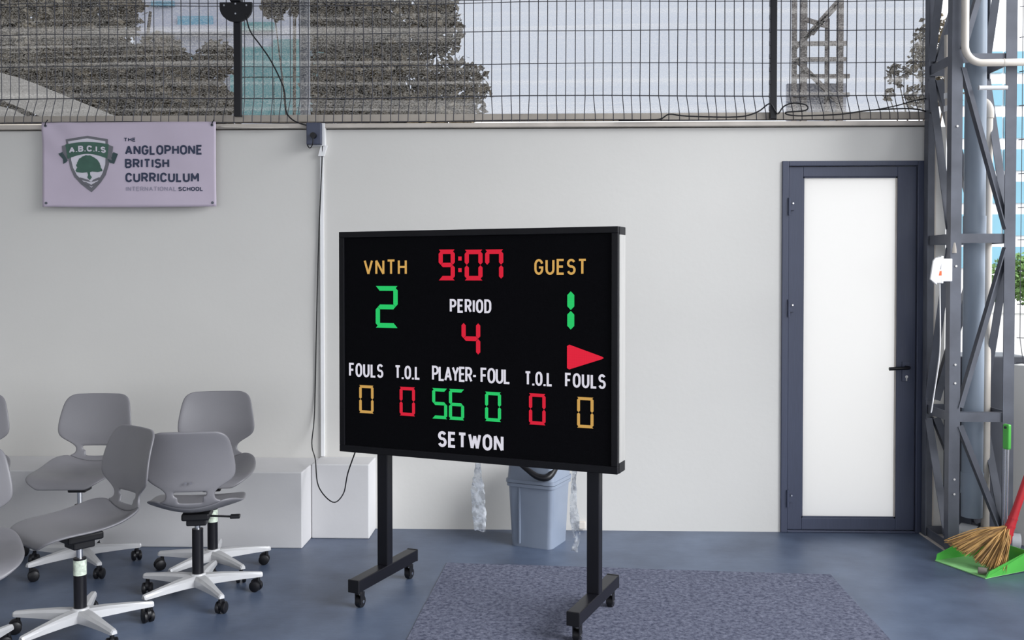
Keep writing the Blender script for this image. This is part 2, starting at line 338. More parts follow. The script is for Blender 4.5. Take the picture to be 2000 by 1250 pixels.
# cables
def cable(name, pts, r, mat, label, n=6):
    o = MB().tube(smoothpts(pts, n), r, 7).build(name, mat, smooth=True, fix=False); return tag(o, label, 'cable')
cable('cable', [(-1.715, -0.11, 3.01), (-1.700, -0.075, 2.923), (-1.643, -0.06, 2.84), (-1.592, -0.055, 2.765), (-1.538, -0.05, 2.66), (-1.506, -0.05, 2.571), (-1.500, -0.05, 2.466), (-1.464, -0.06, 2.413), (-1.41, -0.06, 2.385), (-1.375, -0.05, 2.378)], 0.0042, 'blackp',
      'black cable drooping from the bracket plate to the power box')
cable('cable', [(0.44, -0.05, 2.397), (0.60, -0.055, 2.398), (0.68, -0.058, 2.402), (0.732, -0.06, 2.429), (0.83, -0.058, 2.418), (1.119, -0.05, 2.413), (1.236, -0.05, 2.441), (1.303, -0.055, 2.487), (1.335, -0.055, 2.45), (1.353, -0.055, 2.429), (1.385, -0.055, 2.47), (1.44, -0.055, 2.490), (1.513, -0.055, 2.478), (1.510, -0.055, 2.448), (1.396, -0.05, 2.437), (1.46, -0.05, 2.418), (1.702, -0.05, 2.425), (1.876, -0.052, 2.447), (2.108, -0.055, 2.454), (2.222, -0.05, 2.43)], 0.0042, 'blackp',
      'black cable curling along the wall top above the door', 5)
cable('cable', [(1.90, -0.06, 2.447), (2.02, -0.06, 2.47), (2.13, -0.06, 2.50), (2.225, -0.05, 2.515)], 0.0035, 'blackp', 'short black cable rising to the steel column beside the fence')
cable('cable', [(-1.372, -0.018, 2.375), (-1.6, -0.041, 2.366), (-1.90, -0.041, 2.372)], 0.004, 'cream', 'thin beige cable along the coping between banner and power box')
cable('cable', [(-1.288, -0.03, 2.27), (-1.292, -0.026, 2.20), (-1.302, -0.022, 2.0), (-1.318, -0.012, 1.70), (-1.332, -0.012, 1.25), (-1.346, -0.012, 0.70), (-1.342, -0.10, 0.52), (-1.27, -0.32, 0.47), (-1.215, -0.48, 0.355), (-1.12, -0.56, 0.288), (-1.03, -0.72, 0.37), (-0.965, -0.92, 0.52), (-0.90, -1.02, 0.665)], 0.0034, 'blackp',
      'long black power cable hanging down the wall and looping to the scoreboard')

# power box with plug
pb = empty('power_box', (-1.322, 0, 2.262)); tag(pb, 'dark blue power socket box with plug, white back, on the wall top', 'socket box')
B(-0.052, 0.034, -0.075, -0.036, 0, 0.128, 0.005).build('box', 'navy', pb)
B(-0.046, 0.050, -0.036, 0, -0.004, 0.130, 0.003).build('back_box', 'white', pb)
MB().tube([(-0.006, -0.105, 0.05), (-0.006, -0.074, 0.05)], 0.017, 12).build('plug', 'blackp', pb, auto=50)
MB().tube(smoothpts([(-0.006, -0.10, 0.045), (-0.008, -0.10, 0.0), (-0.028, -0.085, -0.022), (-0.046, -0.07, -0.002), (-0.048, -0.05, 0.03)]), 0.003, 7).build('plug_cord', 'blackp', pb, smooth=True)
cd_ = empty('conduit', (-1.292, 0, 0.43)); tag(cd_, 'white wall conduit running down from the power box', 'conduit')
MB().box(-0.016, 0.004, -0.014, 0, 0, 1.77).build('channel', 'white', cd_)
MB().prism([(-0.024, 1.77), (0.010, 1.77), (0.028, 1.832), (-0.006, 1.832)], -0.03, 0).build('elbow', 'white', cd_)

# ------------------------------------------------------------------ stroke lettering
def arc(cx, cy, rx, ry, a0, a1, n=8): return [(cx + rx * math.cos(R(a0 + (a1 - a0) * k / n)), cy + ry * math.sin(R(a0 + (a1 - a0) * k / n))) for k in range(n + 1)]
def rnd(w_, a0=None):  # rounded O outline of width w_
    r = w_ / 2; k = 0.34
    return [(0, k)] + [(0, 1 - k)] + arc(r, 1 - k, r, k, 180, 0)[1:] + [(w_, k)] + arc(r, k, r, k, 0, -180)[1:]
GL = {
 'A': (0.62, [[(0, 0), (0.31, 1), (0.62, 0)], [(0.11, 0.30), (0.51, 0.30)]]),
 'B': (0.55, [[(0, 0), (0, 1), (0.28, 1)] + arc(0.28, 0.765, 0.24, 0.235, 90, -90) + [(0, 0.53)], [(0.28, 0.53)] + arc(0.29, 0.265, 0.26, 0.265, 90, -90) + [(0, 0)]]),
 'C': (0.55, [arc(0.275, 0.66, 0.275, 0.34, 15, 180) + arc(0.275, 0.34, 0.275, 0.34, 180, 345)]),
 'D': (0.56, [[(0, 0), (0, 1), (0.25, 1)] + arc(0.26, 0.66, 0.30, 0.34, 90, 0) + arc(0.26, 0.34, 0.30, 0.34, 0, -90) + [(0, 0)]]),
 'E': (0.48, [[(0.48, 1), (0, 1), (0, 0), (0.48, 0)], [(0, 0.52), (0.42, 0.52)]]),
 'F': (0.46, [[(0.46, 1), (0, 1), (0, 0)], [(0, 0.5), (0.40, 0.5)]]),
 'G': (0.57, [arc(0.28, 0.66, 0.28, 0.34, 15, 180) + arc(0.28, 0.34, 0.28, 0.34, 180, 350) + [(0.56, 0.46), (0.30, 0.46)]]),
 'H': (0.56, [[(0, 0), (0, 1)], [(0.56, 0), (0.56, 1)], [(0, 0.52), (0.56, 0.52)]]),
 'I': (0.02, [[(0.01, 0), (0.01, 1)]]),
 'L': (0.43, [[(0, 1), (0, 0), (0.45, 0)]]),
 'M': (0.70, [[(0, 0), (0, 1), (0.35, 0.28), (0.70, 1), (0.70, 0)]]),
 'N': (0.58, [[(0, 0), (0, 1), (0.58, 0), (0.58, 1)]]),
 'O': (0.58, [rnd(0.58)]),
 'P': (0.54, [[(0, 0), (0, 1), (0.28, 1)] + arc(0.28, 0.73, 0.26, 0.27, 90, -90) + [(0, 0.46)]]),
 'R': (0.55, [[(0, 0), (0, 1), (0.28, 1)] + arc(0.28, 0.74, 0.26, 0.26, 90, -90) + [(0, 0.48)], [(0.28, 0.48), (0.56, 0)]]),
 'S': (0.53, [arc(0.265, 0.755, 0.255, 0.245, 25, 180) + arc(0.265, 0.755, 0.255, 0.235, 180, 262)[1:] + arc(0.265, 0.265, 0.265, 0.265, 80, 0) + arc(0.265, 0.265, 0.265, 0.265, 0, -160)[1:]]),
 'T': (0.54, [[(0, 1), (0.54, 1)], [(0.27, 1), (0.27, 0)]]),
 'U': (0.56, [[(0, 1), (0, 0.32)] + arc(0.28, 0.30, 0.28, 0.30, 180, 360)[1:] + [(0.56, 1)]]),
 'V': (0.60, [[(0, 1), (0.30, 0), (0.60, 1)]]),
 'W': (0.86, [[(0, 1), (0.21, 0), (0.43, 0.9), (0.65, 0), (0.86, 1)]]),
 'Y': (0.58, [[(0, 1), (0.29, 0.45), (0.58, 1)], [(0.29, 0.45), (0.29, 0)]]),
 '.': (0.02, [[(0.01, -0.08), (0.01, 0.07)]]), '-': (0.28, [[(0, 0.42), (0.28, 0.42)]]), ' ': (0.28, []),
}
def ribbon(mb, pts, wd, y0, y1):
    P = [Vector((p[0], p[1])) for p in pts]
    for i in range(1, len(P) - 1):     # very sharp corners: two strokes with butt ends
        a, b = P[i] - P[i - 1], P[i + 1] - P[i]
        if a.length > 1e-6 and b.length > 1e-6 and a.angle(b) > R(105):
            ribbon(mb, pts[:i + 1], wd, y0, y1); ribbon(mb, pts[i:], wd, y0, y1); return
    Q = [P[0]]
    for p in P[1:]:
        if (p - Q[-1]).length > 1e-6: Q.append(p)
    P = Q; n = len(P); closed = (P[0] - P[-1]).length < 1e-5
    if closed: P = P[:-1]; n -= 1
    Lp = []; Rp = []
    for i in range(n):
        a = P[i] - P[i - 1] if (i > 0 or closed) else P[1] - P[0]
        b = P[(i + 1) % n] - P[i] if (i < n - 1 or closed) else P[i] - P[i - 1]
        a.normalize(); b.normalize()
        na = Vector((-a.y, a.x)); nb = Vector((-b.y, b.x)); m = na + nb
        m = na if m.length < 1e-4 else m.normalized()
        k = min(1 / max(m.dot(na), 0.01), 2.2)
        Lp.append(P[i] + m * wd / 2 * k); Rp.append(P[i] - m * wd / 2 * k)
    for i in range(n if closed else n - 1):
        j = (i + 1) % n
        q = [Lp[i], Rp[i], Rp[j], Lp[j]]
        vs = [(v.x, y0, v.y) for v in q] + [(v.x, y1, v.y) for v in q]
        mb.add(vs, [(0, 1, 2, 3), (0, 4, 5, 1), (2, 6, 7, 3)] + ([(1, 5, 6, 2)] if True else []) + [(3, 7, 4, 0)])
def text_mb(txt, x0, x1, z0, z1, wd, y0, y1, gap=0.30, warp=None):
    # wd in the units of z; stroke centre lines inset so that the outline fits the box
    H = z1 - z0 - wd; tot = sum(GL[c][0] for c in txt) + gap * (len(txt) - 1)
    sx = (x1 - x0 - wd) / tot; mb = MB(); cx = 0
    for c in txt:
        gw, st = GL[c]
        for pl_ in st: ribbon(mb, [(x0 + wd / 2 + (cx + p[0]) * sx, z0 + wd / 2 + p[1] * H) for p in pl_], wd, y0, y1)
        cx += gw + gap
    if warp: mb.v = [warp(v) for v in mb.v]
    return mb

# ------------------------------------------------------------------ scoreboard
sb = empty('scoreboard', (-0.744, -1.152, 0), R(-21.46)); tag(sb, 'large black LED scoreboard on a wheeled two-post stand', 'scoreboard')
U0, U1, Z0, Z1 = -0.216, 1.158, 0.664, 1.706
B(U0 + 0.012, U1 - 0.004, -0.034, 0.05, Z0 + 0.004, Z1 - 0.004).build('housing', 'frame', sb)
B(U0 + 0.028, U1 - 0.028, -0.044, -0.034, Z0 + 0.03, Z1 - 0.026).build('screen', 'screen', sb)
B(U0, U1, -0.052, -0.030, Z1 - 0.028, Z1, 0.002).build('frame_bar', 'frame', sb)
B(U0, U1, -0.052, -0.030, Z0, Z0 + 0.032, 0.002).build('frame_bar', 'frame', sb)
B(U0, U0 + 0.028, -0.052, -0.030, Z0 + 0.032, Z1 - 0.028, 0.002).build('frame_bar', 'frame', sb)
B(U1 - 0.028, U1, -0.052, -0.030, Z0 + 0.032, Z1 - 0.028, 0.002).build('frame_bar', 'frame', sb)
for xx in (U0, U1 - 0.006): tag(B(xx, xx + 0.008, -0.030, 0.052, Z0 + 0.045, Z1 - 0.034).build('side_panel', 'alu', sb), 'brushed silver side panel')
for xx in (U0, U1 - 0.008):
    for zz in (Z0, Z1 - 0.034): B(xx, xx + 0.010, -0.030, 0.054, zz, zz + 0.045 if zz == Z0 else zz + 0.034, 0.002).build('corner_cap', 'frame', sb)
def word(t, a, b, z0, z1, mat='whiteled', wd=0.0088, gap=0.36):
    return text_mb(t, a, b, z0, z1, wd, -0.0465, -0.044, gap).build('lettering', mat, sb, fix=False)
word('VNTH', -0.082, 0.147, 1.503, 1.574, 'amberled', 0.0095); word('GUEST', 0.780, 1.019, 1.503, 1.571, 'amberled', 0.0095)
word('PERIOD', 0.369, 0.574, 1.333, 1.394, wd=0.0094)
word('FOULS', -0.165, 0.021, 1.022, 1.087, wd=0.0094); word('T.O.L', 0.083, 0.216, 1.022, 1.085, wd=0.0094)
word('PLAYER-', 0.278, 0.503, 1.022, 1.090, wd=0.0094, gap=0.22); word('FOUL', 0.522, 0.665, 1.022, 1.090, wd=0.0094, gap=0.24)
word('T.O.L', 0.734, 0.864, 1.021, 1.083, wd=0.0094); word('FOULS', 0.922, 1.104, 1.021, 1.083, wd=0.0094)
word('SETWON', 0.308, 0.633, 0.722, 0.794, wd=0.0125)
SEG = {'0': 'abcdef', '1': 'bc', '2': 'abged', '4': 'fgbc', '5': 'afgcd', '6': 'afgecd', '7': 'fabc', '9': 'abcdfg'}
def digit(ch, x0, x1, z0, z1, t, mat):
    d = empty('digit'); d.parent = sb; d.location = (x0, -0.0445, z0)
    W_, H_ = x1 - x0, z1 - z0; g = t * 0.07; h2 = H_ / 2
    def hs(zc):
        a, b = t / 2 + g, W_ - t / 2 - g
        return [(a, zc), (a + t / 2, zc + t / 2), (b - t / 2, zc + t / 2), (b, zc), (b - t / 2, zc - t / 2), (a + t / 2, zc - t / 2)]
    def vs_(xc, a, b):
        a += g; b -= g
        return [(xc, a), (xc + t / 2, a + t / 2), (xc + t / 2, b - t / 2), (xc, b), (xc - t / 2, b - t / 2), (xc - t / 2, a + t / 2)]
    def hsq(zc):  # outer bars reach the corners
        s = 1 if zc > h2 else -1
        return [(g, zc + s * t / 2), (W_ - g, zc + s * t / 2), (W_ - t, zc - s * t / 2), (t, zc - s * t / 2)]
    P = {'a': hsq(H_ - t / 2), 'd': hsq(t / 2), 'g': hs(h2), 'b': vs_(W_ - t / 2, h2, H_ - t * 0.35), 'c': vs_(W_ - t / 2, t * 0.35, h2), 'f': vs_(t / 2, h2, H_ - t * 0.35), 'e': vs_(t / 2, t * 0.35, h2)}
    for s in SEG[ch]: MB().prism(P[s], -0.002, 0).build('segment', mat, d)
def digits(txt, x0, x1, z0, z1, t, mat, gap=0.012):
    n = len(txt); wd = (x1 - x0 - gap * (n - 1)) / n
    for i, c in enumerate(txt): digit(c, x0 + i * (wd + gap), x0 + i * (wd + gap) + wd, z0, z1, t, mat)
digits('9', 0.313, 0.394, 1.478, 1.617, 0.020, 'redled'); digits('07', 0.444, 0.632, 1.478, 1.615, 0.020, 'redled', 0.013)
for zz in (1.515, 1.567): B(0.412, 0.428, -0.0465, -0.0445, zz, zz + 0.018).build('colon_dot', 'redled', sb)
digits('2', -0.018, 0.099, 1.257, 1.451, 0.022, 'greenled'); digits('4', 0.428, 0.520, 1.140, 1.295, 0.020, 'redled')
digits('1', 0.850, 0.963, 1.256, 1.445, 0.031, 'greenled')
digits('0', -0.109, -0.032, 0.853, 0.984, 0.0125, 'amberled'); digits('0', 0.109, 0.189, 0.853, 0.986, 0.0145, 'redled')
digits('56', 0.279, 0.440, 0.849, 0.988, 0.0145, 'greenled', 0.010); digits('0', 0.544, 0.621, 0.853, 0.984, 0.0145, 'greenled')
digits('0', 0.755, 0.832, 0.851, 0.987, 0.0145, 'redled'); digits('0', 0.977, 1.050, 0.851, 0.982, 0.0125, 'amberled')
MB().prism([(0.931, 1.103), (0.931, 1.198), (0.941, 1.204), (1.088, 1.157), (1.095, 1.152), (1.088, 1.147), (0.941, 1.098)], -0.0465, -0.0445).build('arrow', 'redled', sb)
for px_ in (0.0, 1.04):
    B(px_ - 0.028, px_ + 0.028, -0.022, 0.028, 0.135, Z0 + 0.004, 0.004).build('post', 'black', sb)
    ft = B(px_ - 0.028, px_ + 0.028, -0.268, 0.268, 0.082, 0.137, 0.003).build('foot_bar', 'black', sb)
    for yy in (-1, 1):
        B(px_ - 0.0285, px_ + 0.0285, yy * 0.268 - 0.006, yy * 0.268 + 0.006, 0.080, 0.139, 0.003).build('end_cap', 'blackp', ft)
        cy = yy * 0.225; c = MB()
        c.tube([(px_, cy, 0.066), (px_, cy, 0.082)], 0.020, 12)
        for sx in (-1, 1): c.box(px_ + sx * 0.014 - 0.0015, px_ + sx * 0.014 + 0.0015, cy - 0.012, cy + 0.022, 0.018, 0.070)
        cas = c.build('caster', 'blackp', ft, auto=40)
    # wheels are pieces of the caster: kept with the bar
        MB().tube([(px_ - 0.012, cy + 0.010, 0.0265), (px_ + 0.012, cy + 0.010, 0.0265)], 0.0262, 18).build('wheel', 'blackp', ft, auto=40)
        MB().tube([(px_ - 0.018, cy + 0.010, 0.0265), (px_ + 0.018, cy + 0.010, 0.0265)], 0.007, 10).build('axle', 'chrome', ft, auto=40)

# ------------------------------------------------------------------ banner
bn = empty('banner', (0, -0.055, 1.905)); tag(bn, 'lilac school banner with green tree crest hung on the wall', 'banner')
BX0, BX1, BZ0, BZ1 = -2.946, -1.911, 0.0, 0.495
def bdisp(x, z):
    f = 1 - abs(2 * (z - 0.25) / 0.5) ** 2 * 0.4
    e = max(0, 1 - (x - BX0) / 0.35) * max(0, (z - 0.22) / 0.28)
    return 0.0035 * math.sin(4.3 * x + 1.1) * f + 0.002 * math.sin(9 * x + 11 * z) + 0.006 * e * math.sin(34 * (x - BX0) + 30 * (z - 0.5))
bm_ = MB(); NX, NZ = 70, 34
for iz in range(NZ + 1):
    for ix in range(NX + 1):
        xx = BX0 + (BX1 - BX0) * ix / NX; zz = BZ0 + (BZ1 - BZ0) * iz / NZ
        if iz == 0: zz += -0.004 * math.sin(ix / NX * 3.1)
        bm_.v.append((xx, bdisp(xx, zz), zz))
for iz in range(NZ):
    for ix in range(NX):
        a = iz * (NX + 1) + ix; bm_.f.append((a, a + 1, a + NX + 2, a + NX + 1))
sheet = bm_.build('sheet', 'banner', bn, smooth=True, fix=False)
so = sheet.modifiers.new('s', 'SOLIDIFY'); so.thickness = 0.0012; so.offset = 1
def bxz(X, Y):  # drawing units of the crest to banner metres
    return (-2.946 + ((80 + X / 5.556) - 92) / 336 * 1.033, 0.490 - ((230 + Y / 5.556) - 243) / 161 * 0.488)
def onb(v): return (v[0], v[1] + bdisp(v[0], v[2]) - 0.0022, v[2])
def print_poly(name, pts, mat, layer=0, parent=bn, sub=4):
    bm = bmesh.new(); vs = [bm.verts.new((*bxz(*p), 0)) for p in pts]; f = bm.faces.new(vs)
    bmesh.ops.triangulate(bm, faces=[f], ngon_method='EAR_CLIP')
    for _ in range(2): bmesh.ops.subdivide_edges(bm, edges=[e for e in bm.edges if e.calc_length() > 0.03], cuts=1, use_grid_fill=True)
    mb = MB(); bm.verts.index_update()
    mb.add([onb((v.co.x, -0.0010 * layer, v.co.y)) for v in bm.verts], [[v.index for v in f.verts] for f in bm.faces]); bm.free()
    o = mb.build(name, mat, parent, fix=True)
    me = o.data
    if sum(p.normal.y for p in me.polygons) > 0: me.flip_normals()
    return o
shield = [(322, 245), (560, 208), (780, 245), (780, 330), (795, 420), (788, 520), (755, 630), (700, 710), (640, 775), (597, 815), (550, 780), (480, 725), (410, 650), (370, 560), (352, 470), (335, 340)]
inner = [(348, 268), (558, 236), (752, 268), (755, 420), (750, 520), (720, 610), (672, 690), (597, 765), (510, 700), (440, 630), (400, 550), (382, 470), (366, 340)]
sh = print_poly('crest_shield', shield, 'inkgrey', 1)
print_poly('crest_field', inner, 'pale_ink', 2, sh)
for tails in ([(243, 400), (290, 382), (345, 470), (330, 490), (295, 510), (292, 458)], [(888, 405), (842, 385), (775, 465), (800, 498), (848, 512), (836, 462)]): print_poly('ribbon_tail', tails, 'greendark', 3, sh)
for tails in ([(283, 318), (330, 302), (338, 470), (300, 470)], [(836, 325), (785, 305), (775, 455), (820, 475)]): print_poly('ribbon_fold', tails, 'inkgrey', 3, sh)
arcT = [(322 + 468 * k / 12, 300 - 26 * math.sin(math.pi * k / 12)) for k in range(13)]; arcB = [(345 + 430 * k / 12, 455 - 52 * math.sin(math.pi * k / 12)) for k in range(13)]
print_poly('ribbon_band', arcT + arcB[::-1], 'green_ink', 4, sh)
def archw(v):
    xx = (v[0] - bxz(360, 0)[0]) / (bxz(760, 0)[0] - bxz(360, 0)[0])
    return onb((v[0], v[1], v[2] + 0.010 * (math.sin(math.pi * min(max(xx, 0), 1)) - 0.5)))
a0, a1 = bxz(362, 388), bxz(760, 322)
text_mb('A.B.C.I.S', a0[0], a1[0], a0[1] + 0.0, a1[1], 0.0085, -0.0062, -0.005, 0.34, archw).build('lettering', 'pale_ink', sh, fix=False)
random.seed(3)
crown = [(440, 598), (425, 580), (447, 560), (437, 520), (450, 485), (470, 455), (500, 430), (545, 418), (590, 420), (630, 440), (665, 465), (690, 500), (700, 540), (722, 575), (715, 590), (670, 600), (610, 592), (585, 600), (588, 630), (606, 655), (582, 685), (555, 655), (565, 630), (555, 600), (500, 606)]
cr = []
for i in range(len(crown)):
    a, b = crown[i], crown[(i + 1) % len(crown)]
    for k in range(3):
        t = k / 3; j = random.uniform(-5, 5) if i < 16 else 0
        cr.append((a[0] + (b[0] - a[0]) * t + j, a[1] + (b[1] - a[1]) * t + j * 0.6))
print_poly('crest_tree', cr, 'green_ink', 4, sh)
for pg in ([(445, 660), (480, 655), (560, 680), (597, 705), (560, 700), (500, 685)], [(712, 660), (680, 655), (620, 680), (597, 705), (632, 698), (690, 682)], [(478, 700), (540, 705), (597, 735), (650, 705), (690, 698), (665, 725), (600, 755), (530, 730)]): print_poly('crest_book', pg, 'inkgrey', 4, sh)
def bword(t, X0, X1, Ytop, Ybot, wd, mat='ink', gap=0.32):
    p0 = bxz(X0, Ybot); p1 = bxz(X1, Ytop)
    return text_mb(t, p0[0], p1[0], p0[1], p1[1], wd, -0.0012, 0.0, gap, onb).build('lettering', mat, bn, fix=False)
bword('THE', 950, 1077, 230, 272, 0.0050); bword('ANGLOPHONE', 963, 1797, 312, 416, 0.0112); bword('BRITISH', 962, 1438, 457, 558, 0.0112)
bword('CURRICULUM', 967, 1757, 607, 711, 0.0112); bword('INTERNATIONAL', 972, 1512, 757, 804, 0.0038, 'inklight'); bword('SCHOOL', 1535, 1797, 760, 805, 0.0052)
for (xx, zz) in ((BX0 + 0.022, 0.022), (BX1 - 0.022, 0.022), (BX0 + 0.022, 0.475), (BX1 - 0.022, 0.475)):
    MB().tube([(xx, -0.004 + bdisp(xx, zz), zz), (xx, 0.003 + bdisp(xx, zz), zz)], 0.008, 12).build('grommet', 'steel', bn)
for xx in (BX0 + 0.022, BX1 - 0.022): MB().tube(smoothpts([(xx, -0.006, 0.475), (xx + 0.006, -0.012, 0.49), (xx + 0.012, -0.004, 0.505), (xx + 0.006, 0.012, 0.512)]), 0.003, 6).build('tie', 'blackp', bn, smooth=True)

# ------------------------------------------------------------------ chairs
def chair_shell():
    # rows: y, z above the seat, half width, side lift (along z for the seat, along y for the back)
    rows = [(.222, -.035, .120, .000), (.214, -.014, .165, .004), (.188, -.002, .193, .008), (.135, .003, .208, .012), (.07, .000, .214, .016), (.0, -.006, .216, .026), (-.07, -.008, .214, .040),
            (-.125, -.004, .204, .054), (-.165, .006, .182, .056), (-.197, .028, .140, .034), (-.214, .056, .112, .016),
            (-.222, .088, .104, .010), (-.226, .110, .108, .012), (-.227, .130, .134, .016), (-.227, .150, .170, .022), (-.228, .172, .193, .028), (-.231, .200, .198, .031), (-.238, .240, .195, .032), (-.247, .282, .188, .030), (-.258, .324, .180, .026), (-.268, .354, .170, .020), (-.274, .374, .150, .014), (-.277, .384, .118, .010)]
    U = 12; split = 9
    def vert(i, u):
        y, z, w_, l = rows[i]
        if i <= split: return (u * w_, y, z + l * u * u)
        k = min(1, (i - split) / 3)
        return (u * w_, y + l * u * u * k, z + (1 - k) * l * u * u)
    def part(i0, i1, hole):
        mb = MB()
        for i in range(i0, i1 + 1):
            for c in range(U + 1): mb.v.append(vert(i, -1 + 2 * c / U))
        for i in range(i1 - i0):
            for c in range(U):
                if hole and (i + i0) in (10, 11) and 2 <= c <= U - 3 and not ((i + i0) == 10 and c in (2, U - 3)): continue
                a = i * (U + 1) + c; mb.f.append((a, a + 1, a + U + 2, a + U + 1))
        return mb
    return part(0, split, False), part(split, len(rows) - 1, True)
def finish_shell(o):
    s = o.modifiers.new('thick', 'SOLIDIFY'); s.thickness = 0.013; s.offset = -1
    b = o.modifiers.new('sub', 'SUBSURF'); b.levels = 2; b.render_levels = 2
    return o
def make_chair(seat_h, star, facing):
    root = empty('office_chair')
    s_, b_ = chair_shell()
    s_.v = [(x, y, z + seat_h) for x, y, z in s_.v]; b_.v = [(x, y, z + seat_h) for x, y, z in b_.v]
    finish_shell(s_.build('seat', 'chair', root, smooth=True, fix=False)); finish_shell(b_.build('backrest', 'chair', root, smooth=True, fix=False))
    h = seat_h
    me_ = MB().box(-0.062, 0.062, -0.075, 0.075, h - 0.055, h - 0.022, 0.008).box(-0.045, 0.045, -0.045, 0.045, h - 0.085, h - 0.05, 0.006).build('mechanism', 'blackp', root)
    MB().tube([(0.05, -0.02, h - 0.045), (0.15, -0.03, h - 0.05)], 0.005, 8).box(0.15, 0.195, -0.048, -0.012, h - 0.058, h - 0.042, 0.004).build('lever', 'blackp', me_)
    MB().tube([(0, 0, 0.30), (0, 0, h - 0.06)], 0.0135, 14).build('piston', 'chrome', root, auto=40)
    MB().tube([(0, 0, 0.07), (0, 0, 0.325)], 0.0255, 18).build('gas_column', 'black', root, auto=40)
    MB().tube([(0, 0, 0.060), (0, 0, 0.075), (0, 0, 0.108), (0, 0, 0.118)], [0.036, 0.042, 0.040, 0.031], 20).build('hub', 'silver', root, auto=40)
    for k in range(5):
        a = R(star) + k * 2 * math.pi / 5 - facing
        ca, sa = math.cos(a), math.sin(a)
        # tapered arm with ridged top
        prof = [(0.025, 0.034, 0.112, 0.066), (0.10, 0.027, 0.110, 0.070), (0.20, 0.019, 0.102, 0.072), (0.285, 0.014, 0.093, 0.072), (0.292, 0.011, 0.089, 0.074)]
        mb = MB()
        for (r_, hw, zt, zb) in prof:
            for (t, z) in ((-hw, zb), (hw, zb), (hw, zt - 0.010), (hw * 0.55, zt), (-hw * 0.55, zt), (-hw, zt - 0.010)):
                mb.v.append((r_ * ca - t * sa, r_ * sa + t * ca, z))
        n = len(prof)
        for i in range(n - 1):
            for j in range(6): mb.f.append((i * 6 + j, i * 6 + (j + 1) % 6, (i + 1) * 6 + (j + 1) % 6, (i + 1) * 6 + j))
        mb.f += [tuple(range(6)), tuple((n - 1) * 6 + j for j in range(6))]
        am = mb.build('arm', 'silver', root)
        # twin wheel caster
        rr = 0.272; cx_, cy_ = rr * ca, rr * sa; b = a + random.uniform(-1.2, 1.2); ax = Vector((math.cos(b), math.sin(b), 0)); fw = Vector((-math.sin(b), math.cos(b), 0))
        c0 = Vector((cx_, cy_, 0.027)) + fw * 0.012
        m2 = MB()
        for s in (-1, 1): m2.tube([c0 + ax * s * 0.006, c0 + ax * s * 0.010, c0 + ax * s * 0.020, c0 + ax * s * 0.024], [0.024, 0.0268, 0.0262, 0.020], 16)
        m2.tube([(cx_, cy_, 0.036), (cx_, cy_, 0.076)], 0.009, 8)
        m2.tube([c0 - ax * 0.007 + Vector((0, 0, 0.012)), c0 + ax * 0.007 + Vector((0, 0, 0.012))], 0.024, 12)
        m2.build('caster', 'blackp', am, auto=40)
    return root
chairs = [
    ((-2.375, -0.800), (0.06, -1.0), 0.478, 25, 'grey swivel chair facing left before the plinth, its chrome piston showing', False),
    ((-1.668, -0.855), (0.22, -0.98), 0.500, 30, 'rearmost grey swivel chair on the right, facing the room behind the back-turned chair', True),
    ((-1.600, -1.255), (-0.20, 0.98), 0.432, 22, 'grey swivel chair turned with its back and handle slot towards the viewer', False),
    ((-1.925, -1.730), (-0.62, -0.785), 0.455, 33, 'front grey swivel chair turned left with a sticker on its black column', True),
    ((-2.965, -0.830), (0.40, -0.91), 0.478, 46, 'grey swivel chair at the far left by the plinth, only its back edge in view', False),
    ((-2.175, -2.150), (0.55, -0.83), 0.432, 84, 'nearest grey swivel chair cut off by the left edge, seat corner in view', False),
]
for (x_, y_), (fx, fy), h, star, lab, stick in chairs:
    fa = math.atan2(-fx, fy)
    c = make_chair(h, star, fa); c.location = (x_, y_, 0); c.rotation_euler = (0, 0, fa)
    tag(c, lab, 'chair', 'grey swivel chairs by the wall')
    if stick: tag(MB().tube([(0, 0, 0.255), (0, 0, 0.318)], 0.0262, 18, False).build('sticker', 'sticker', c, smooth=True), 'pale printed sticker around the column')
    if lab.startswith('grey swivel chair turned'):
        for k in range(2): MB().tube([(0.008 - 0.022 * k, -0.2435, h + 0.155), (0.008 - 0.022 * k, -0.2405, h + 0.155)], 0.006, 8).build('moulded_mark', 'inkgrey', c)

# ------------------------------------------------------------------ carpet
a = [(-0.499, -0.675), (1.443, -0.813), (1.405, -3.6), (-0.66, -3.6)]
cm = MB(); edge = []
for i in range(4):
    p, q = a[i], a[(i + 1) % 4]
    for k in range(12):
        t = k / 12; j = random.uniform(-0.003, 0.003); edge.append((p[0] + (q[0] - p[0]) * t + j, p[1] + (q[1] - p[1]) * t + j))
n = len(edge)
cm.v = [(x, y, 0.0005) for x, y in edge] + [(x, y, 0.003) for x, y in edge]
cm.f = [tuple(range(n, 2 * n))] + [(i, (i + 1) % n, (i + 1) % n + n, i + n) for i in range(n)]
o = cm.build('carpet_mat', 'carpet'); tag(o, 'grey needle-felt carpet mat lying under the scoreboard stand', 'carpet')

